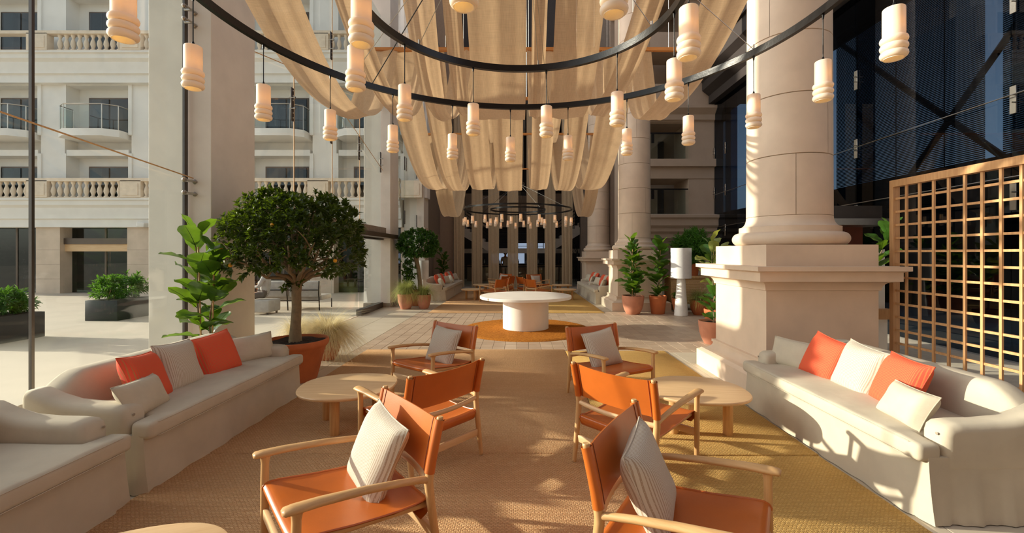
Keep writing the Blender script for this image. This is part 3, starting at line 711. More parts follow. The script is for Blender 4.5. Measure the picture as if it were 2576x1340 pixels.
# ---- cushions
def cushion_mesh(name, w, h, th, mat, seed=0):
    r = random.Random(seed); ph = [r.uniform(0, 6) for _ in range(6)]; m = MB(); n = 18
    def side(sg):
        def f(u, v):
            a, b = 2*u-1, 2*v-1
            x = a*w/2*(1-.07*(1-b*b)); z = b*h/2*(1-.07*(1-a*a))
            q = max(0, (1-a**4)*(1-b**4))**.55
            wr = .007*math.sin(7*a+ph[0]+3*b)*(abs(a)**2)+.006*math.sin(9*b+ph[1]+2*a)*(abs(b)**2)+.01*math.sin(2.2*a+ph[2])*math.sin(2*b+ph[3])
            return (x, sg*(th/2*q+wr*q), z)
        return f
    m.grid(side(-1), n, n); m.grid(lambda u, v: side(1)(1-u, v), n, n)
    return m.mesh(name, mat, 75)
def rim_mesh(w, h, mat):
    m = MB(); pts = []
    for k in range(12): a = 2*k/12-1; pts.append((a*w/2*1.0, 0, -h/2*(1-.07*(1-a*a))))
    for k in range(12): b = 2*k/12-1; pts.append((w/2*(1-.07*(1-b*b)), 0, b*h/2))
    for k in range(12): a = 1-2*k/12; pts.append((a*w/2, 0, h/2*(1-.07*(1-a*a))))
    for k in range(13): b = 1-2*k/12; pts.append((-w/2*(1-.07*(1-b*b)), 0, b*h/2))
    m.tube(pts, .004, 5, cap=False); return m.mesh('seam', mat, 75)
CM = {}
def cushion(kind, loc, yaw, tilt, label, roll=0, grp=None, sc=1):
    if kind not in CM:
        w_, h_, th, mt = {'beige': (.45, .45, .16, 'stripe_beige'), 'coral': (.44, .44, .16, 'stripe_coral'), 'plain': (.52, .31, .15, 'linen_plain'), 'white': (.44, .44, .15, 'linen_plain')}[kind]
        CM[kind] = (cushion_mesh('cushion', w_, h_, th, mt, len(CM)), rim_mesh(w_, h_, mt))
    o = link(CM[kind][0], 'cushion', None, None, loc, None); o.rotation_euler = (Matrix.Rotation(yaw, 3, 'Z') @ Matrix.Rotation(-tilt, 3, 'X') @ Matrix.Rotation(roll, 3, 'Y')).to_euler()
    o.scale = (sc, sc, sc); link(CM[kind][1], 'seam', o); return tag(o, label, 'cushion', grp)
def chair_cushion(c, label, dx=0, roll=0, yaw=0, up=0, sc=1):
    a = c.rotation_euler.z; R3 = Matrix.Rotation(a, 3, 'Z'); p = R3 @ Vector((dx, .150, .520+up))
    cushion('beige', (c.location.x+p.x, c.location.y+p.y, p.z+.013), a+yaw, .38, label, roll, None, sc)
c1 = chair(-.903, 2.345, 220.1, 'tan leather oak armchair with striped cushion nearest the two left sofas')
c3 = chair(-.796, 3.538, 139.7, 'cushionless tan leather oak armchair turned towards the left coffee table')
c5 = chair(-1.002, 5.17, 234.2, 'tan leather oak armchair with striped cushion at the far side of the left coffee table')
c4 = chair(.909, 3.445, 43.3, 'cushionless tan leather oak armchair turned towards the right coffee table')
c2 = chair(.77, 2.091, -32, 'tan leather oak armchair with striped cushion nearest the near end of the right sofa')
c6 = chair(1.016, 4.996, -63.7, 'tan leather oak armchair with striped cushion beyond the right coffee table')
chair_cushion(c1, 'grey-beige striped cushion on the armchair nearest the left sofas', -.03, .12, 0)
chair_cushion(c2, 'grey-beige striped cushion on the armchair nearest the right sofa arm', .0, -.08, .1)
chair_cushion(c5, 'grey-beige striped cushion on the armchair beyond the left coffee table', -.02, .06)
chair_cushion(c6, 'grey-beige striped cushion on the armchair beyond the right coffee table', .02, -.12)
fl = [(-.90, 15.05, 150, 'cushionless far left leather armchair with its back to the white table'), (-.62, 16.5, 165, 'far left leather armchair with a pale cushion, turned to the left sofas'), (-.85, 18.85, 225, 'far left leather armchair before the drapes with a pale cushion'), (-.72, 17.35, 140, 'cushionless far left leather armchair in the middle of the far group'),
      (.62, 15.1, 28, 'cushionless far right leather armchair with its back to the white table'), (.30, 16.6, 20, 'cushionless far right leather armchair in the middle of the far group'), (.75, 18.2, -60, 'far right leather armchair before the drapes with a pale cushion')]
for i, (x, y, a, l) in enumerate(fl):
    c = chair(x, y, a, l)
    if 'pale' in l: chair_cushion(c, 'pale cushion on the ' + l.split(' with ')[0], 0, .05)

# ================================================================ SOFAS
def make_sofa(L=2.12):
    """local: length along x, front towards -y, back at +y; depth .92"""
    t = thing('slipcovered_sofa', '', 'sofa'); h = L/2; r = random.Random(5)
    # skirted body: front, pleated corners, flared hem
    def skirt():
        out = []
        def seg(ax, ay, bx, by, n, amp, ph):
            for k in range(n):
                u = k/n; nx, ny = (by-ay), -(bx-ax); l_ = math.hypot(nx, ny); out.append((ax+(bx-ax)*u, ay+(by-ay)*u, nx/l_, ny/l_, amp*math.sin(u*PI*7+ph)+amp*.7*math.sin(u*PI*17+ph*2)))
        seg(-h, -.40, h, -.40, 60, .006, .5); seg(h, -.40, h, .44, 26, .007, 1); seg(h, .44, -h, .44, 40, .004, 2); seg(-h, .44, -h, -.40, 26, .007, 3)
        N = len(out); vs = []; fs = []; lay = 9
        for j in range(lay+1):
            v = j/lay; z = .40-.398*v
            for i, (x, y, nx, ny, wv) in enumerate(out):
                pleat = 0
                dcor = min(abs(x+h-.06), abs(x-h+.06)) if y < -.39 else 9
                if dcor < .05: pleat = -.03*(1-dcor/.05)*v
                d = (.006+.03*v*v)+wv*v*1.3+pleat; vs.append((x+nx*d, y+ny*d, z))
        for j in range(lay):
            for k in range(N): k2 = (k+1) % N; fs.append((j*N+k, (j+1)*N+k, (j+1)*N+k2, j*N+k2))
        fs.append(tuple(range(N))); return vs, fs
    m = MB(); vs, fs = skirt(); m.add(vs, fs); m.build('skirt', 'linen', t, 70)
    # back with rolled top that dips to the arms at both ends
    def back(u, v):
        x = (u-.5)*(L-.0); e = max(0, (abs(x)-(h-.34))/.34); top = .775-.16*(e*e*(3-2*e))
        a = v*2*PI; cs, sn = math.cos(a), math.sin(a)
        yc = .365; zc = (top+.30)/2; hy = .105; hz = (top-.30)/2
        k = 4.2; y = yc+hy*math.copysign(abs(cs)**(2/k), cs); z = zc+hz*math.copysign(abs(sn)**(2/k), sn)
        return (x, y+.05*(z-.4), z)
    m = MB(); m.grid(back, 40, 36); vs0 = len(m.v)
    m.add([back(0, k/36) for k in range(36)], [tuple(range(36))]); m.add([back(1, k/36) for k in range(36)], [tuple(range(35, -1, -1))]); m.build('backrest', 'linen', t, 70)
    for s in (-1, 1):
        # arm: swoops down from the back to a rounded front
        prof = [(-.30, .30), (-.30, .52), (-.285, .565), (-.25, .59), (-.18, .597), (-.02, .60), (.14, .615), (.27, .655), (.37, .70), (.42, .70), (.44, .66), (.44, .30)]
        m = MB(); m.prism(prof, s*(h-.165)-.0, s*(h+.012), 'x', bev=.05, seg=5); ar = m.build('armrest', 'linen', t, 70)
        m = MB(); m.lathe([(.008, 0), (.009, .003), (.004, .005)], 10, Matrix.Rotation(PI/2, 4, 'X')); m.build('button', 'skirting', ar, loc=(s*(h-.04), -.306, .53))
    # T-shaped seat cushion that runs in front of the arms
    pf = [(-h-.005, -.46), (h+.005, -.46), (h+.005, -.315), (h-.17, -.30), (h-.17, .29), (-h+.17, .29), (-h+.17, -.30), (-h-.005, -.315)]
    bm = bmesh.new(); A = [bm.verts.new((x, y, .365)) for x, y in pf]; f = bm.faces.new(A); bm.normal_update()
    if f.normal.z > 0: bmesh.ops.reverse_faces(bm, faces=[f])
    ex = bmesh.ops.extrude_face_region(bm, geom=[f]); bmesh.ops.translate(bm, verts=[v for v in ex['geom'] if isinstance(v, bmesh.types.BMVert)], vec=(0, 0, .115))
    bmesh.ops.recalc_face_normals(bm, faces=bm.faces[:])
    bmesh.ops.bevel(bm, geom=bm.edges[:], offset=.035, segments=4, profile=.55, affect='EDGES')
    bmesh.ops.triangulate(bm, faces=[f for f in bm.faces if len(f.verts) > 4])
    for _ in range(4): bmesh.ops.subdivide_edges(bm, edges=[e for e in bm.edges if e.calc_length() > .12], cuts=1)
    for v in bm.verts:
        q = max(0, 1-((v.co.y+.02)/.42)**2)
        if v.co.z > .44: v.co.z += .018*q*(1-(v.co.x/h)**4)+.004*math.sin(v.co.x*14+v.co.y*9)
    bmesh.ops.triangulate(bm, faces=bm.faces[:])
    m = MB(); m.bm(bm); sc = m.build('seat_cushion', 'linen', t, 70)
    for z in (.375, .47): m = MB(); m.tube([(-h+.05, -.43, z), (-h+.07, -.4575, z), (h-.07, -.4575, z), (h-.05, -.43, z)], .003, 5); m.build('piping', 'linen', sc)
    return t
SOFA = make_sofa(); sf = [True]
def sofa(x, y, rz, label):
    s = SOFA if sf[0] else copy_tree(SOFA); sf[0] = False
    s.location = (x, y, .004); s.rotation_euler = (0, 0, rz); s['label'] = label; return s
LF, RF = PI/2, -PI/2      # facing +x / facing -x
sofa(-2.99, 4.06, LF, 'beige linen slipcovered sofa with coral cushions beside the potted citrus tree')
sofa(-2.99, 1.80, LF, 'beige linen slipcovered sofa at the near end of the left row, without cushions')
sofa(2.9, 3.74, RF, 'beige linen slipcovered sofa with coral cushions against the big column pedestal')
sofa(-3.0, 16.25, LF, 'beige linen sofa of the far group beside the white floor lamp and ficus')
sofa(-3.0, 18.45, LF, 'beige linen sofa of the far group on the left, next to the drapes')
sofa(2.88, 15.38, RF, 'beige linen sofa of the far group standing against the second column pedestal')
sofa(2.88, 17.53, RF, 'beige linen sofa of the far group on the right, before the third column')
# cushions on the near sofas
cushion('coral', (-2.99, 3.50, .645), LF+.25, .42, 'coral striped cushion at the near end of the left sofa', .10)
cushion('beige', (-3.04, 3.90, .65), LF+.05, .36, 'beige striped cushion between two coral cushions on the left sofa', .06)
cushion('coral', (-3.02, 4.36, .645), LF-.22, .38, 'coral striped cushion in the middle of the left sofa beside the plain far one', -.10)
cushion('plain', (-2.98, 4.84, .60), LF-.55, .40, 'plain oblong linen cushion against the far arm of the left sofa', -.03)
cushion('plain', (-2.82, 3.27, .585), LF+.22, .5, 'plain oblong linen cushion against the near arm of the left sofa', .05, None, .9)
cushion('plain', (2.86, 4.55, .60), RF+.45, .40, 'plain oblong linen cushion against the far arm of the right sofa', .03)
cushion('coral', (2.92, 4.19, .645), RF+.15, .40, 'coral striped cushion on the right sofa beside its far plain cushion', .16)
cushion('beige', (2.92, 3.77, .65), RF, .36, 'beige striped cushion between the coral cushions on the right sofa', .10)
cushion('coral', (2.92, 3.37, .645), RF-.12, .40, 'coral striped cushion at the near end of the right sofa', .05)
cushion('plain', (2.72, 3.08, .585), RF-.22, .5, 'plain oblong linen cushion against the near arm of the right sofa', -.03, None, .9)
# far sofas
for sx, y0, nm in ((-1, 16.25, 'near sofa of the far left pair'), (-1, 18.45, 'back sofa of the far left pair'), (1, 15.36, 'near sofa of the far right pair'), (1, 17.53, 'back sofa of the far right pair')):
    rz = LF if sx < 0 else RF; x = sx*2.98
    for k, (kd, dy, w_) in enumerate((('coral', -.48, 'first coral'), ('white', -.06, 'white'), ('coral', .36, 'second coral'))):
        cushion(kd, (x, y0+dy, .70), rz+sx*.1*(k-1), .38, ('%s square cushion on the %s' % (w_, nm)) if kd == 'white' else 'coral square cushion nearer the %s on the %s' % ('white table' if dy < 0 else 'drapes', nm), 0)
    cushion('plain', (x*.97, y0+.74, .645), rz-sx*-.4, .4, 'plain oblong cushion at the far arm of the %s' % nm)
    cushion('plain', (x*.94, y0-.72, .645), rz+sx*-.4, .4, 'plain oblong cushion at the near arm of the %s' % nm)

# ================================================================ FLOOR LAMPS
def lamp(x, y, zs0, zs1, r, label, r0=.18, r1=.105):
    t = thing('floor_lamp', label, 'floor lamp', (x, y, 0))
    m = MB(); n = 44; rr = random.Random(2)
    m.lathe([(r0*.97, 0), (r0, .01), (r0*.98, .04)]+[(r0+(r1-r0)*(k/10)**.85, .04+(zs0-.04)*k/10) for k in range(1, 11)], n); m.build('base', 'white_cast', t, 60)
    m = MB(); m.lathe([(r, zs0), (r, zs1)], 56, cap=False); m.lathe([(r-.012, zs1), (r-.012, zs0)], 56, cap=False); m.ring(r-.006, .012, .004, zs0, 56); m.ring(r-.006, .012, .004, zs1, 56); m.build('lamp_shade', 'lampshade', t, 60)
    m = MB(); m.lathe([(.03, zs0-.02), (.03, zs0+.12)], 12); m.lathe([(.05, zs0+.12), (.06, zs0+.18), (.03, zs0+.26)], 12); m.build('bulb', 'white_paint', t)
mixed('lampshade', lin(236, 234, 234), .8, .25, var=.03, scale=16, bump=.2)
lamp(4.31, 11.7, 1.0, 1.80, .265, 'tall white cast floor lamp with a drum shade beside the potted figs')
lamp(-3.27, 15.0-.15, .80, 1.42, .17, 'slim white floor lamp with a cylinder shade behind the far left sofa', .13, .06)

# ================================================================ LATTICE SCREEN AND SERVICE STATION (right edge)
t = thing('lattice_screen', 'oak lattice screen standing beside the big column pedestal', 'screen', (4.46, 4.3, 0))
for y in (-.92, .90): box('post', 'slat_wood', (-.04, .04, y-.02, y+.02+.012, 0, 2.52), t)
box('top_rail', 'slat_wood', (-.04, .04, -.9, .88, 2.44, 2.52), t); box('bottom_rail', 'slat_wood', (-.04, .04, -.9, .88, 0.05, .13), t)
for k in range(1, 15): box('slat', 'slat_wood', (-.012, .012, -.9, .88, .13+k*.155-.012, .13+k*.155+.012), t)
for k in range(1, 11): box('upright', 'slat_wood', (-.022, -.002, -.92+k*.165-.012, -.92+k*.165+.012, .13, 2.44), t)
t = thing('service_station', 'white plastered service station with a steel hood behind the lattice', 'cabinet', (5.35, 7.4, 0))
box('body', 'white_paint', (-.45, .45, -.5, .9, 0, .62), t); box('wood_shelf', 'slat_wood', (-.5, .5, -.55, .9, .62, .78), t); box('upper_body', 'white_paint', (-.45, .45, -.45, .9, .78, 1.1), t)
box('side_panel', 'white_paint', (-.5, -.38, -.5, .9, 1.1, 2.1), t); box('cabinet_panel', 'cabinet_red', (-.34, .45, .0, .9, 1.72, 2.1), t); hd = box('hood', 'steel', (-.5, .5, -.6, .9, 2.1, 2.2), t); box('hood_top', 'steel_dark', (-.4, .45, -.4, .9, 2.2, 2.42), hd)
box('back', 'white_paint', (.3, .45, -.45, .9, 1.1, 1.72), t)
t = thing('wicker_chest', 'pale wicker chest behind the potted fig, carrying plant pots', 'chest', (5.17, 13.1, 0), .02)
box('body', 'wicker', (-.75, .75, -.3, .3, .18, .92), t, r=.02); box('lid', 'wicker', (-.8, .85, -.34, .34, .92, 1.0), t, r=.02)
for sx in (-.6, .6): box('foot', 'wicker', (sx-.08, sx+.08, -.25, .25, 0, .18), t)
for k in range(9): box('weave_band', 'oak_x', (-.752, .752, -.306, -.30, .24+k*.075, .27+k*.075), t)

# ================================================================ CHANDELIERS
def pendant_shade():
    p = [(.046, .275), (.049, .272), (.05, .268), (.05, .125)]
    z = .125
    for k in range(3):
        for i in range(1, 9):
            a = i/8*PI; p.append((.0445+.0175*math.sin(a), z-.0385*(1-math.cos(a))/2))
        z -= .0385
    p += [(.046, z-.004), (.042, z-.002), (.040, z+.02), (.042, .15), (.042, .262), (.006, .264)]
    m = MB(); m.lathe(p, 28, cap=False); m.lathe([(.046, .275), (.008, .277)], 28, cap=False); return m.mesh('pendant', 'porcelain', 50)
def chandelier(x, y, z, label, grp):
    t = thing('ring_chandelier', label, 'chandelier', (x, y, z), 0, grp)
    sh = pendant_shade()
    b = MB(); b.lathe([(.004, -.03), (.019, -.02), (.022, 0), (.019, .02), (.004, .03)], 12); bme_ = b.mesh('bulb', 'bulb')
    for nm, R, off, n in (('outer_ring', 2.06, -3, 20), ('inner_ring', 1.045, 13, 10)):
        m = MB(); m.ring(R, .035, .055, 0, 160); rg = m.build(nm, 'ring_metal', t)
        for k in range(n):
            a = math.radians(off+360/n*k); px, py = R*math.sin(a), R*math.cos(a)
            hang = .315
            p = link(sh, 'pendant', t, None, (px, py, -.03-hang-.275))
            m = MB(); m.tube([(0, 0, .285), (0, 0, .275+hang)], .0035, 6); m.lathe([(.012, .275), (.011, .283), (.005, .305)], 10); m.lathe([(.005, .275+hang-.03), (.009, .275+hang-.005), (.009, .275+hang)], 10); m.build('cord', 'black_metal', p)
            link(bme_, 'bulb', p, None, (0, 0, .17))
        for k in range(6):
            a = 2*PI*(k+.35)/6; m = MB(); m.tube([(R*math.cos(a), R*math.sin(a), .03), (.1*math.cos(a), .1*math.sin(a), .98)], .003, 5); m.lathe([(.008, .02), (.008, .07)], 8, cx=R*math.cos(a), cy=R*math.sin(a)); m.build('cable', 'steel', t)
    m = MB(); m.lathe([(.02, 1.05), (.24, 1.04), (.26, 1.0), (.26, .97), (.24, .965)], 28); m.build('canopy', 'ring_metal', t)
    m = MB(); m.tube([(0, 0, 1.04), (0, 0, 11.55-z)], .02, 8); m.build('rod', 'black_metal', t)
    m = MB(); m.tube([(-1.46, 1.46, .03), (-.1, .1, 1.0)], .005, 6); m.build('power_cord', 'black_metal', t)
    return t
chandelier(0.0, 2.86, 3.30, 'large double-ring black chandelier of porcelain pendants over the near armchairs', None)
chandelier(-.08, 16.8, 3.34, 'double-ring black chandelier hanging over the far seating group before the drapes', None)

# ================================================================ LINEN SWAGS, BARS, DRAPES
BARZ = 5.22
for y, l in ((3.85, 'orange wooden ceiling bar over the near chandelier carrying linen strips'), (7.65, 'orange wooden ceiling bar above the walkway before the white table'), (10.06, 'orange wooden ceiling bar just past the white table'), (13.06, 'orange wooden ceiling bar at the front of the far rugs'), (18.4, 'orange wooden ceiling bar nearest the drapes')):
    t = thing('ceiling_bar', l, 'bar', (0, y, BARZ)); w_ = 3.0 if y > 4 else 3.3
    box('pole', 'bar_wood', (-w_, w_, -.03, .03, -.03, .03), t)
    for x in (-2.6, -1.3, .15, 1.3, 2.6): m = MB(); m.tube([(x, 0, .03), (x, 0, 4.5)], .004, 5); m.build('wire', 'steel', t)
def swag(xb, w, path, label, grp, seed, fan=(0, 0), gather=.25, wb=.9):
    """strip hung between two bars: path=((y,z) near bar, (y,z) lowest point, (y,z) far bar)"""
    r = random.Random(seed); ph = [r.uniform(0, 6.28) for _ in range(4)]; (ya, za), (yb, zb), (yc, zc) = path; nv = 56; nu = 14; m = MB()
    L = 2*abs(za-zb)+abs(yc-ya)
    def f(u, v):
        t_ = 2*v-1; s = abs(t_)
        if t_ < 0: y = yb+(ya-yb)*s; z = zb+(za-zb)*s**2.0; xo = fan[0]*s**1.3
        else: y = yb+(yc-yb)*s; z = zb+(zc-zb)*s**2.0; xo = fan[1]*s**1.3
        a = 2*u-1; k = wb+(1-wb)*min(1, s*1.25)
        rip = (.35+gather)*(.020*math.sin(a*3.4+ph[0]+t_*.7)+.013*math.sin(a*7.1+ph[1]-t_*1.1)*(.4+.6*s)+.006*math.sin(a*14+ph[2]+t_*2))
        # normal offset (roughly perpendicular to the path in the y-z plane)
        dz = (za-zb)*2*s*(-1 if t_ < 0 else 1); dy = abs(yb-(ya if t_ < 0 else yc)); l_ = math.hypot(dy, dz)+1e-6
        edge = .10*(1-wb)*a*a*(1-s)+.006*a*a
        return (xb+xo+a*w/2*k, y-rip*dz/l_, z+rip*dy/l_+edge)
    m.grid(f, nu, nv, uv=lambda u, v: (u*w, v*L))
    o = m.build('linen_swag', 'burlap', None, 80)
    return tag(o, label, 'fabric strip', grp)
def rebase(o, c):
    me = o.data; c = Vector(c); me.transform(Matrix.Translation(-c)); o.location = c
row1 = [(-2.14, .60, -.56, -.30, .6), (-1.52, .26, -.36, -.16, .8), (-1.0, .34, -.03, .0, .6), (-.68, .19, .0, .0, .9), (-.235, .60, .0, .0, 1), (.20, .16, 0, .0, .9), (.58, .50, .04, .0, .92), (1.02, .30, .50, .28, .7), (1.71, .50, .58, .34, .62)]
ORD = ['first', 'second', 'third', 'fourth', 'fifth', 'sixth', 'seventh', 'eighth', 'ninth']
L1 = '%s linen strip from the left glass wall, sagging above the near armchairs'
for i, (x, w_, fa, fc, wb) in enumerate(row1):
    lo = 3.38+(.02 if i % 2 else -.02)
    o = swag(x, w_, ((3.85, BARZ), (5.30+.06*(i % 3), lo), (7.65, BARZ)), 'wide flat sand-coloured linen strip over the middle of the near chairs' if abs(x) < .3 and w_ > .5 else L1 % ORD[i], 'linen swags over the near seating', i, (fa, fc), .16, wb); rebase(o, (x, 5, BARZ))
row2 = [(-2.02, .56, .76, -.12), (-1.52, .46, .8, -.04), (-.89, .54, .92, 0), (-.24, .60, .96, 0), (.45, .44, .9, 0), (1.07, .46, .8, .02), (1.69, .60, .85, .1)]
for i, (x, w_, wb, fa) in enumerate(row2):
    o = swag(x, w_, ((7.65, BARZ), (10.4, 3.19-.03*(i % 2)), (13.06, BARZ)), '%s linen strip from the left glass wall, sagging above the round white table' % ORD[i], 'linen swags over the white table', 20+i, (fa, 0), .14, wb); rebase(o, (x, 10.4, BARZ))
for i, x in enumerate((-2.47, 2.33)):
    o = swag(x, .56 if x < 0 else .44, ((13.06, BARZ), (15.7, 2.98), (18.4, BARZ)), 'linen strip sagging beside the far chandelier, next to the %s' % ('left glass wall' if x < 0 else 'limestone columns'), 'linen swags beside the far chandelier', 40+i, (0, 0), .3, .9); rebase(o, (x, 15.7, BARZ))
for i, (x, w_) in enumerate(((-1.15, .5), (-.6, .45), (.75, .5))):
    o = swag(x, w_, ((10.06, BARZ), (11.5, 4.62), (13.06, BARZ)), '%s short linen strip from the glass wall, slung between the middle ceiling bars' % ORD[i], 'short linen swags between the middle bars', 60+i, (0, 0), .3); rebase(o, (x, 11.5, BARZ))
for i, x in enumerate((-2.99, -2.11, -1.29, -.35, .596, 1.476, 2.316)):
    r = random.Random(80+i); p1, p2 = r.uniform(0, 6), r.uniform(0, 6); m = MB()
    def f(u, v, x=x):
        a = 2*u-1; z = .02+9*(1-v); low = max(0, 1-z/4)
        return (a*.27*(1-.05*low), .018*math.sin(a*9+p1+z*.5)*(.5+low)+.022*low*math.sin(a*17+p2+z*1.2), z)
    m.grid(f, 22, 40, uv=lambda u, v: (u*.55, v*9)); o = m.build('hanging_drape', 'drape', None, 80, loc=(x, 21.5, 0))
    tag(o, '%s floor-length linen drape from the glass wall, hanging before the stairs' % ORD[i], 'drape', 'floor-length drapes at the far end')

# ================================================================ PLANTS
def leaf_cloud(tips, n_per, ll, lw, r, spread=1.0, droop=.15, up=.35, mb=None):
    mb = mb or MB(); N = sum(n_per for _ in tips); base = np.array([(0, 0, 0), (-.5, .45, .12), (0, .5, 0), (.5, .45, .12), (0, 1, -.12)]); F = np.array([(0, 2, 1), (0, 3, 2), (1, 2, 4), (2, 3, 4)])
    V = np.zeros((N, 5, 3)); k = 0
    for (p, d) in tips:
        d = Vector(d).normalized(); a = d.orthogonal().normalized(); b = d.cross(a); a0 = r.uniform(0, 6.28)
        for j in range(n_per):
            th = a0+j*2.4; el = r.uniform(.25, 1.25)*spread
            y = (d*math.cos(el)+(a*math.cos(th)+b*math.sin(th))*math.sin(el)); y = (y+Vector((0, 0, up*.3-droop*r.random()))).normalized()
            q = y.orthogonal().normalized(); n_ = (Vector((0, 0, 1))+d*.5+Vector((r.uniform(-.5, .5), r.uniform(-.5, .5), r.uniform(-.5, .5)))); x = y.cross(n_)
            x = x.normalized() if x.length > .05 else q; z = x.cross(y)
            s = ll*r.uniform(.7, 1.2); wv = lw*s/ll; o = Vector(p)-d*r.uniform(0, ll*.9)
            R3 = np.array([x*wv, y*s, z*s]); V[k] = base @ R3 + np.array(o); k += 1
    V = V[:k]; o = len(mb.v); mb.v += [tuple(p) for p in V.reshape(-1, 3)]
    for i in range(k): mb.f += [tuple(int(q)+o+i*5 for q in f) for f in F]
    return mb
def pot_parts(t, prof, mat, soil_r, soil_z, lip=None):
    m = MB(); m.lathe(prof, 48, cap=False); m.lathe([(prof[0][0], prof[0][1]), (.01, prof[0][1])], 48, cap=False); m.build('pot', mat, t, 40)
    m = MB(); r = random.Random(9); n = 24
    vs = [(0, 0, soil_z+.015)]; fs = []
    for i in range(1, 7):
        for k in range(n): vs.append((soil_r*i/6*math.cos(2*PI*k/n), soil_r*i/6*math.sin(2*PI*k/n), soil_z+r.uniform(-.012, .02)))
    for k in range(n): fs.append((0, 1+k, 1+(k+1) % n))
    for i in range(5):
        for k in range(n): k2 = (k+1) % n; fs.append((1+i*n+k, 1+(i+1)*n+k, 1+(i+1)*n+k2, 1+i*n+k2))
    m.add(vs, fs); m.build('soil', 'soil', t)
def classic(r, h): return [(r*.62, 0), (r*.64, .01), (r*.90, h*.80), (r*.93, h*.82), (r*.98, h*.86), (r, h*.90), (r, h*.97), (r*.975, h), (r*.93, h), (r*.91, h*.97), (r*.86, h*.75)]
def bowl(r, h): return [(r*.56, 0), (r*.62, .015), (r*.80, h*.25), (r*.92, h*.5), (r*.98, h*.75), (r, h*.97), (r*.985, h), (r*.93, h), (r*.92, h*.96), (r*.88, h*.7)]
def cone(r, h): return [(r*.72, 0), (r*.74, .01), (r*.99, h*.96), (r*.985, h), (r*.93, h), (r*.90, h*.8)]
# ---- big citrus tree
def citrus():
    r = random.Random(11); t = thing('potted_citrus_tree', 'spreading citrus tree in a large terracotta pot behind the left sofa', 'potted tree', (-2.95, 5.75, 0)); t.scale = (.943,)*3
    pot_parts(t, classic(.43, .56), 'terracotta', .385, .525)
    m = MB(); m.tube([(0, 0, .45), (-.005, 0, .56), (.0, 0, .75), (.015, 0, 1.0), (.01, 0, 1.2), (.02, 0, 1.36)], [.10, .084, .068, .062, .062, .07], 18); m.build('trunk', 'bark', t)
    tips = []; centre = Vector((.02, 0, 1.36)); nb = 16
    for k in range(nb):
        a = 2*PI*k/nb+r.uniform(-.2, .2); rad = r.uniform(.55, .9) if k % 4 else r.uniform(.15, .4); up = 1.62+.72*(1-(rad/.95)**2)+r.uniform(-.12, .12)
        e = Vector((rad*math.cos(a), rad*math.sin(a)*.95, up)); mid = centre.lerp(e, .5)+Vector((r.uniform(-.06, .06), r.uniform(-.06, .06), -.10 if rad > .5 else .05))
        pts = [centre-Vector((0, 0, .04)), centre.lerp(mid, .5)+Vector((0, 0, .03)), mid, mid.lerp(e, .55)+Vector((0, 0, .04)), e]
        m = MB(); m.tube(pts, [.034, .027, .020, .013, .006], 9)
        for q in range(4):
            s0 = pts[2].lerp(pts[4], .25*q); e2 = s0+Vector((r.uniform(-.3, .3), r.uniform(-.3, .3), r.uniform(-.05, .28))); m.tube([s0, s0.lerp(e2, .5)+Vector((0, 0, .03)), e2], [.012, .008, .004], 6)
        m.build('branch', 'bark', t)
    # dome-shaped crown with a fairly level underside
    while len(tips) < 1050:
        a = r.uniform(0, 2*PI); q = math.sqrt(r.random()); x, y = .93*q*math.cos(a), .90*q*math.sin(a)
        lump = 1+.10*math.sin(3*a+1)+.06*math.sin(5*a)
        topz = 1.96+.60*lump*max(0, 1-q**3)**.55; bot = 1.50+.26*max(0, 1-q*1.5)+.06*math.sin(4*a)
        u = r.random(); z = bot+(topz-bot)*(1-u**2.2 if r.random() < .72 else u)
        if x > .2 and y < -.3 and z < 1.45: continue
        d = Vector((x*.9, y*.9, (z-1.55)*1.1)); d = d+Vector((r.uniform(-.3, .3), r.uniform(-.3, .3), r.uniform(-.1, .4)))
        if z < 1.5: d.z -= .45
        tips.append(((x, y, z), d))
    leaf_cloud(tips, 10, .088, .042, r).build('foliage', 'leaf_tree', t, flat=True, kind='stuff')
    m = MB(); leaf_cloud([((r.uniform(-.1, .1), r.uniform(-.13, .0), r.uniform(1.27, 1.42)), (r.uniform(-1, 1), -1, .2)) for _ in range(18)], 8, .085, .042, r, mb=m); m.build('low_shoots', 'leaf_tree', t, flat=True, kind='stuff')
    for p in ((-.80, -.35, 1.86), (-.76, -.4, 1.82), (.72, -.4, 1.66), (-.58, -.5, 1.6), (.1, -.75, 2.1), (-.86, -.2, 1.64)):
        m = MB(); m.lathe([(.001, -.026), (.018, -.02), (.026, 0), (.018, .02), (.001, .026)], 12); m.build('fruit', 'fruit', t, loc=p)
    return t
citrus()
# ---- feathery grass
def grass(t, n, h, spread, base_r, z0, mat, seed, w=.0024, name='grass_blades'):
    r = random.Random(seed); m = MB()
    for _ in range(n):
        a = r.uniform(0, 2*PI); b0 = base_r*math.sqrt(r.random()); x0, y0 = b0*math.cos(a), b0*math.sin(a); a2 = a+r.uniform(-.7, .7)
        L = h*r.uniform(.6, 1.1); out = spread*r.uniform(.25, 1.1); dr = r.uniform(.35, 1.75); pts = []
        for k in range(7):
            s = k/6; rr = out*s**1.5; z = z0+L*(s*1.25-s*s*(.35+.75*dr)); pts.append((x0+rr*math.cos(a2), y0+rr*math.sin(a2), max(.01, z)))
        px, py = -math.sin(a2), math.cos(a2); vs = []; 
        for k, p in enumerate(pts): ww = w*(1-.75*k/6); vs += [(p[0]-px*ww, p[1]-py*ww, p[2]), (p[0]+px*ww, p[1]+py*ww, p[2])]
        m.add(vs, [(2*k, 2*k+1, 2*k+3, 2*k+2) for k in range(6)])
    return m.build(name, mat, t, 80, kind='stuff')
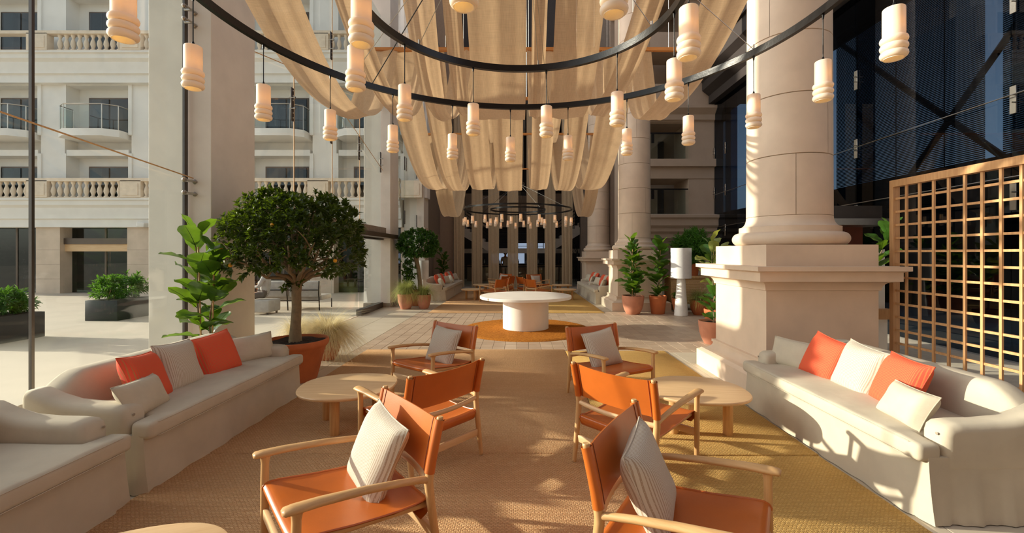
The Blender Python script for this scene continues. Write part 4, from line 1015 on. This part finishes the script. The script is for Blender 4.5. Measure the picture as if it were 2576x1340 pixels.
def grass_pot(x, y, label, prof, mat, sr, sz, n, h, sp, gm, seed, z=0):
    t = thing('potted_grass', label, 'potted grass', (x, y, z)); pot_parts(t, prof, mat, sr, sz); grass(t, n, h, sp, sr*.5, sz, gm, seed); return t
grass_pot(-3.02, 6.85, 'pale feather grass in a terracotta pot behind the citrus tree', bowl(.2, .3), 'terracotta', .17, .27, 5200, .74, .66, 'grass', 1)
grass_pot(-3.60, 7.05, 'pale feather grass tuft beside the pillar behind the citrus tree', bowl(.2, .3), 'terracotta', .18, .27, 1100, .66, .36, 'grass', 2)
grass_pot(-3.42, 13.1, 'drooping feather grass in a rosy clay pot at the foot of the ficus, by the pillar', bowl(.24, .45), 'terracotta_pink', .21, .42, 1700, .80, .54, 'grass_green', 3)
grass_pot(-2.90, 13.2, 'feather grass in a rosy clay pot before the far left sofa arm', bowl(.215, .42), 'terracotta_pink', .19, .39, 1100, .62, .52, 'grass_green', 4)
# ---- ball ficus at the entrance
def ball_tree():
    r = random.Random(21); t = thing('potted_ficus', 'round-headed ficus with a climbing plant on its trunk by the entrance pillar', 'potted tree', (-3.26, 14.0, 0))
    pot_parts(t, cone(.26, .5), 'terracotta', .23, .46)
    m = MB(); m.tube([(.08, 0, .4), (.05, 0, .8), (.0, 0, 1.2), (-.08, 0, 1.55)], [.075, .065, .065, .08], 14); m.build('trunk', 'bark', t)
    for k in range(6):
        a = k*1.05; m = MB(); m.tube([(-.06, 0, 1.45), (-.06+.25*math.cos(a), .25*math.sin(a), 1.75), (-.06+.45*math.cos(a), .45*math.sin(a), 2.0)], [.035, .02, .008], 8); m.build('branch', 'bark', t)
    tips = []
    while len(tips) < 700:
        v = Vector((r.gauss(0, 1), r.gauss(0, 1), r.gauss(0, 1))).normalized(); q = r.uniform(.72, 1.0)
        p = Vector((v.x*.68, v.y*.68, v.z*.56))*q
        if p.z < -.38: continue
        tips.append(((p.x, p.y, p.z+1.93), v+Vector((0, 0, .2))))
    leaf_cloud(tips, 11, .085, .045, r).build('foliage', 'leaf_ball', t, flat=True, kind='stuff')
    tp2 = [((-.28+r.gauss(0, .10), -.08+r.gauss(0, .10), r.uniform(.45, 1.5)), (r.uniform(-1, 1), r.uniform(-1, .4), r.uniform(-.2, .6))) for _ in range(110)]
    leaf_cloud(tp2, 6, .12, .07, r).build('climber_leaves', 'leaf_fig', t, flat=True, kind='stuff')
    m = MB(); m.tube([(-.28, -.08, .42), (-.25, -.06, 1.0), (-.2, 0, 1.6)], .012, 6); m.build('climber_stem', 'stem_green', t)
ball_tree()
# ---- fiddle-leaf figs: every leaf is its own part
def fig_leaf(seed, mat='leaf_fig', ratio=.92):
    r = random.Random(seed); ph = r.uniform(0, 6); m = MB(); nl, nw = 10, 6
    def hw(s): return ratio*.5*(math.sin(min(1, s*1.02)*PI)**.6*(.55+.55*s)) if 0 < s < 1 else .0
    def f(u, v):
        a = 2*u-1; s = v; wv = hw(.03+.955*s); x = a*wv
        z = .12*abs(a)**1.4*wv*2+.030*math.sin(s*15+ph)*abs(a)**1.5-.22*s*s+.05*s+.012*math.cos(a*9)*(1-s)
        return (x, .10+s, z)
    m.grid(f, nw, nl); m.tube([(0, 0, 0), (0, .06, .006), (0, .12, .004)], .012, 6)
    m.tube([(0, .1+s, .012+.05*s-.22*s*s-.004) for s in (0, .25, .5, .75, .95)], [.010, .009, .007, .005, .002], 5)
    return m.mesh('leaf', mat, 80)
FL = [fig_leaf(i) for i in range(4)]; FLP = [fig_leaf(9+i, 'leaf_pale', .78) for i in range(2)]
def fig(x, y, label, prof, mat, sr, sz, h, n, leaf, seed, z=0, stems=2, stake=True, meshes=None, bare=.12, cat='potted plant', name='potted_fiddle_fig', lean=.05, tilt=(.28, .75)):
    r = random.Random(seed); t = thing(name, label, cat, (x, y, z)); pot_parts(t, prof, mat, sr, sz); k = 0
    for s in range(stems):
        ox, oy = ((s-.5*(stems-1))*.09, r.uniform(-.04, .04)); hh = h*(1-.13*s); lx, ly = r.uniform(-lean, lean), r.uniform(-lean, lean)
        pt = lambda u: Vector((ox+lx*u*u*2+.012*math.sin(u*9+s), oy+ly*u*u*2+.012*math.cos(u*8), sz-.03+(hh-sz+.03)*u))
        m = MB(); m.tube([pt(i/12) for i in range(13)], [.013-.008*i/12 for i in range(13)], 8); m.build('stem', 'bark', t)
        if stake: m = MB(); m.tube([(ox+.025, oy-.02, sz-.03), (ox+.03+lx, oy-.02+ly, hh*.93)], .009, 8); m.build('stake', 'bamboo', t)
        nn = n//stems
        for i in range(nn):
            u = bare+(1-bare)*i/(nn-1); p = pt(u); az = i*2.4+s*1.3+r.uniform(-.35, .35); top = max(0, (u-.75)/.25)
            el = tilt[0]+r.uniform(-.25, .45)*(1-top)+tilt[1]*top+.15; L = leaf*r.uniform(.8, 1.15)*(1-.2*top)*(1 if u > .15 else .85)
            o = link((meshes or FL)[k % len(meshes or FL)], 'leaf', t, None, p); k += 1
            o.rotation_euler = (Matrix.Rotation(az, 3, 'Z') @ Matrix.Rotation(el, 3, 'X') @ Matrix.Rotation(r.uniform(-.5, .5), 3, 'Y')).to_euler(); o.scale = (L, L, L)
    return t
fig(-3.72, 5.2, 'tall fiddle leaf fig tied to bamboo canes between the left sofa and pillar', cone(.2, .36), 'terracotta', .17, .32, 1.86, 40, .33, 31, stems=2, bare=.2)
fig(3.10, 12.0, 'bushy fiddle leaf fig in a rounded rosy clay pot at the second pedestal', bowl(.3, .51), 'terracotta_pink', .27, .47, 1.93, 52, .37, 33, stems=2, bare=.05)
fig(3.80, 12.05, 'slim single-stem fiddle leaf fig in a tapered orange pot at the second pedestal', cone(.24, .5), 'terracotta', .21, .46, 1.88, 30, .38, 35, stems=1, bare=.02, lean=.1)
fig(-3.48, 19.85, 'dark fiddle leaf fig behind the far left sofa, near the drapes', cone(.22, .4), 'terracotta', .19, .36, 1.75, 36, .30, 37, stems=2)
fig(3.55, 8.05, 'leafy young plant in a rosy clay pot tucked behind the big pedestal', bowl(.25, .42), 'terracotta_pink', .22, .38, .95, 12, .30, 39, stems=1, stake=False)
fig(4.42, 9.9, 'broad pale-leaved plant with wooden stakes rising behind the big pedestal cap', bowl(.24, .4), 'terracotta', .21, .36, 1.85, 26, .42, 41, stems=2, meshes=FLP+FL[:1], bare=.5, name='potted_broadleaf', lean=.12)
fig(5.05, 6.42, 'bright green leafy plant between the big column and the service station', cone(.17, .32), 'terracotta', .15, .29, 1.98, 44, .26, 43, stems=2, bare=.5, name='potted_shrub', stake=False, lean=.2)
fig(4.68, 13.05, 'leafy plant in a terracotta pot standing on the wicker chest', classic(.22, .42), 'terracotta', .19, .38, .95, 16, .26, 45, z=1.0, stems=1, name='potted_shrub', stake=False)
grass_pot(4.85, 11.85, 'long-haired feather grass in a terracotta bowl beside the white floor lamp', bowl(.24, .40), 'terracotta', .21, .36, 1000, .62, .46, 'grass_green', 6)
grass_pot(5.5, 12.3, 'brownish feather grass mound in a clay pot at the end of the wicker chest', bowl(.26, .46), 'terracotta', .22, .42, 1300, .8, .5, 'grass', 7)
def bush(x, y, z, label, prof, mat, sr, sz, rad, cz, n, ll, lw, seed, lm='leaf_palm', name='potted_bush', per=9):
    r = random.Random(seed); t = thing(name, label, 'potted plant', (x, y, z)); pot_parts(t, prof, mat, sr, sz); tips = []
    for k in range(9):
        a = k*.7; m = MB(); m.tube([(sr*.4*math.cos(a), sr*.4*math.sin(a), sz-.02), (rad*.4*math.cos(a), rad*.4*math.sin(a), cz), (rad*.6*math.cos(a), rad*.6*math.sin(a), cz+rad*.6)], [.008, .006, .003], 6); m.build('stem', 'stem_green', t)
    while len(tips) < n:
        v = Vector((r.gauss(0, 1), r.gauss(0, 1), r.gauss(0, 1))).normalized(); q = r.uniform(.45, 1.0); p = v*rad*q
        tips.append(((p.x, p.y, p.z*.95+cz), v+Vector((0, 0, .7))))
    leaf_cloud(tips, per, ll, lw, r, droop=.4).build('foliage', lm, t, flat=True, kind='stuff'); return t
bush(5.15, 13.05, 1.0, 'dense green bamboo palm in a clay pot on the wicker chest', cone(.2, .36), 'terracotta', .17, .33, .60, .86, 420, .16, .028, 51)
bush(4.5, 12.35, 0, 'small clay pot of low greenery behind the white floor lamp', bowl(.2, .4), 'terracotta', .17, .36, .17, .46, 40, .1, .03, 52)
for i, (x, y, s) in enumerate(((-10.3, 11.3, 1), (-9.9, 8.2, .9), (-9.9, 4.6, .95), (-9.9, 1.0, .9))):
    t = thing('terrace_planter', ['black box planter of shrubs on the terrace closest to the hotel wing', 'black box planter of shrubs on the terrace, second from the hotel wing', 'black box planter of shrubs on the terrace, third from the hotel wing', 'black box planter of shrubs on the terrace, farthest from the hotel wing'][i], 'planter', (x, y, 0), 0, 'black planters on the terrace'); r = random.Random(60+i)
    box('box', 'planter_black', (-.4, .4, -.55, .55, 0, .5), t, r=.01); box('soil', 'soil', (-.37, .37, -.52, .52, .45, .505), t)
    tips = []
    while len(tips) < 230:
        v = Vector((r.gauss(0, 1), r.gauss(0, 1), r.gauss(0, 1))).normalized(); q = r.uniform(.5, 1); p = Vector((v.x*.5, v.y*.75*s, v.z*.36*s))*q
        if p.z < -.3: continue
        tips.append(((p.x, p.y, .8*s+p.z), v+Vector((0, 0, .5))))
    leaf_cloud(tips, 9, .13, .04, r, droop=.3).build('foliage', 'leaf_ball', t, flat=True, kind='stuff')
    for k in range(5): m = MB(); m.tube([(0, -.4+.2*k, .47), (r.uniform(-.2, .2), -.4+.2*k, .95)], [.012, .005], 6); m.build('stem', 'bark', t)

# ================================================================ TERRACE FURNITURE AND PEOPLE
t = thing('outdoor_sofa', 'grey outdoor sofa with a dark tube frame on the terrace', 'sofa', (-6.75, 13.1, 0), .0)
for k in range(2): box('back_cushion', 'outdoor_cloth', (-.9+k*.92, -.02+k*.92, -.38, -.2, .38, .86), t, r=.05, seg=3); box('seat_cushion', 'outdoor_cloth', (-.9+k*.92, -.02+k*.92, -.22, .5, .28, .42), t, r=.04, seg=3)
for x in (-.92, 0, .92): m = MB(); m.tube([(x, -.42, .86), (x, -.44, .5), (x, -.4, .25), (x, -.38, 0)], .018, 8); m.build('frame_tube', 'black_metal', t)
for z in (.3, .6): m = MB(); m.tube([(-.92, -.44, z), (.92, -.44, z)], .014, 8); m.build('frame_tube', 'black_metal', t)
for x in (-.9, .9): m = MB(); m.tube([(x, .48, 0), (x, .48, .27)], .018, 8); m.build('leg', 'black_metal', t)
def person(joints, edges, mats, name, label, loc, rz, root):
    """one continuous skinned body; joints: name -> (xyz, radius)"""
    keys = list(joints); me = bpy.data.meshes.new(name); me.from_pydata([joints[k][0] for k in keys], [(keys.index(a), keys.index(b)) for a, b in edges], [])
    o = bpy.data.objects.new(name, me); COL.objects.link(o); md = o.modifiers.new('Skin', 'SKIN'); o.modifiers.new('Sub', 'SUBSURF').levels = 2
    for i, k in enumerate(keys): me.skin_vertices[0].data[i].radius = (joints[k][1],)*2; me.skin_vertices[0].data[i].use_root = (k == root)
    dg = bpy.context.evaluated_depsgraph_get(); em = bpy.data.meshes.new_from_object(o.evaluated_get(dg)); bpy.data.objects.remove(o)
    o = bpy.data.objects.new(name, em); COL.objects.link(o); em.materials.clear()
    for mt in ('skin', mats[0], mats[1]): em.materials.append(M[mt])
    names = {k: Vector(joints[k][0]) for k in keys}
    for p in em.polygons:
        p.use_smooth = True; n_ = min(names, key=lambda k: (names[k]-p.center).length)
        p.material_index = 0 if n_ in ('head', 'crown', 'nose', 'neck', 'chin', 'hl', 'hr', 'fl1', 'fr1', 'el2', 'er2') or n_.startswith('f') and n_[1:].isdigit() else (2 if n_ in ('kl', 'kr', 'al', 'ar', 'tl', 'tr', 'hipl', 'hipr') else 1)
    o.location = loc; o.rotation_euler = (0, 0, rz); tag(o, label, 'person'); hd = names['head']
    m = MB(); m.lathe([(.085, -.02), (.100, .02), (.098, .07), (.07, .115), (.02, .135)], 18, Matrix.Translation(hd+Vector((0, .022, .0)))); m.build('hair', 'hair', o)
    for s in (-1, 1):
        m = MB(); m.lathe([(.001, -.01), (.008, -.006), (.01, 0), (.008, .006), (.001, .01)], 8); m.build('eye', 'hair', o, loc=hd+Vector((s*.033, -.088, .01)))
    return o
def fingers(J, E, side, wrist, d):
    for i in range(5):
        nm = 'f%d%d' % (1 if side > 0 else 2, i); off = Vector((side*(.03-.015*i), 0, -.01 if i else .02)); J[nm] = (tuple(Vector(wrist)+Vector(d)*(.09-.012*abs(i-2))+off), .008); E.append(('h'+('r' if side > 0 else 'l'), nm))
J = {'pelvis': ((0, 0, .52), .15), 'waist': ((0, .04, .70), .135), 'chest': ((0, .05, .90), .155), 'neck': ((0, .02, 1.07), .055), 'chin': ((0, -.02, 1.14), .062), 'head': ((0, -.03, 1.22), .092), 'crown': ((0, -.02, 1.30), .075), 'nose': ((0, -.125, 1.20), .014),
     'sl': ((-.19, .05, .98), .07), 'el': ((-.25, -.06, .74), .048), 'hl': ((-.12, -.30, .72), .032), 'sr': ((.19, .05, .98), .07), 'er': ((.25, -.06, .74), .048), 'hr': ((.12, -.30, .72), .032),
     'hipl': ((-.10, -.02, .50), .1), 'kl': ((-.13, -.45, .50), .068), 'al': ((-.13, -.47, .10), .045), 'tl': ((-.13, -.62, .05), .035), 'hipr': ((.10, -.02, .50), .1), 'kr': ((.13, -.45, .50), .068), 'ar': ((.13, -.47, .10), .045), 'tr': ((.13, -.62, .05), .035)}
E_ = [('pelvis', 'waist'), ('waist', 'chest'), ('chest', 'neck'), ('neck', 'chin'), ('chin', 'head'), ('head', 'crown'), ('head', 'nose'), ('chest', 'sl'), ('sl', 'el'), ('el', 'hl'), ('chest', 'sr'), ('sr', 'er'), ('er', 'hr'), ('pelvis', 'hipl'), ('hipl', 'kl'), ('kl', 'al'), ('al', 'tl'), ('pelvis', 'hipr'), ('hipr', 'kr'), ('kr', 'ar'), ('ar', 'tr')]
fingers(J, E_, -1, J['hl'][0], (.2, -1, 0)); fingers(J, E_, 1, J['hr'][0], (-.2, -1, 0))
person(J, E_, ('shirt', 'trousers'), 'person', 'man in a grey shirt sitting and reading on the terrace', (-7.05, 12.05, .02), PI/2*-.85+PI*0, 'pelvis')
box_o = box('terrace_stool', 'outdoor_cloth', (-.3, .3, -.3, .3, .06, .40), None, r=.04, seg=3); box_o.location = (-7.05, 12.05, 0); tag(box_o, 'grey upholstered outdoor stool under the reading man', 'stool')
for sx in (-.22, .22):
    for sy in (-.22, .22): box('foot', 'black_metal', (sx-.02, sx+.02, sy-.02, sy+.02, 0, .07), box_o)
m = MB(); m.box(-.11, -.004, -.012, .0, -.14, .14); m.box(.004, .11, -.012, 0, -.14, .14); m.box(-.006, .006, -.014, -.002, -.14, .14); bk = m.build('book', 'white_paint'); bk.location = (-7.48, 12.12, .80); bk.rotation_euler = (.9, 0, PI/2*-.85); tag(bk, 'open pale book held by the reading man on the terrace', 'book')
J2 = {k: v for k, v in J.items() if not k[0] == 'f'}; J2 = {k: ((v[0][0], v[0][1]*.4, v[0][2]+.42), v[1]) for k, v in J2.items()}
J2.update({'hipl': ((-.1, 0, .90), .1), 'kl': ((-.1, -.02, .50), .068), 'al': ((-.1, .02, .09), .045), 'tl': ((-.1, -.13, .04), .035), 'hipr': ((.1, 0, .90), .1), 'kr': ((.1, -.02, .50), .068), 'ar': ((.1, .02, .09), .045), 'tr': ((.1, -.13, .04), .035), 'el': ((-.26, 0, 1.14), .048), 'hl': ((-.24, -.12, .92), .032), 'er': ((.26, 0, 1.14), .048), 'hr': ((.24, -.12, .92), .032), 'nose': ((0, -.105, 1.62), .014), 'head': ((0, -.012, 1.64), .092), 'crown': ((0, -.01, 1.72), .075)})
E2 = [e for e in E_ if e[1] in J2 and e[0] in J2]; fingers(J2, E2, -1, J2['hl'][0], (0, -.3, -1)); fingers(J2, E2, 1, J2['hr'][0], (0, -.3, -1))
person(J2, E2, ('robe', 'robe'), 'person', 'dark-haired person in a beige top standing at the bar beyond the drapes', (-.85, 25.4, 0), .3, 'pelvis')
# orange chair and low table on the terrace
c = copy_tree(CHAIR); c.location = (-9.6, 16.0, 0); c.rotation_euler = (0, 0, 2.4); c['label'] = 'tan leather armchair standing outside near the hotel wing'
t = coffee_table(-8.4, 15.4, .3, 'low oak coffee table outside on the terrace', None, .4, .38)
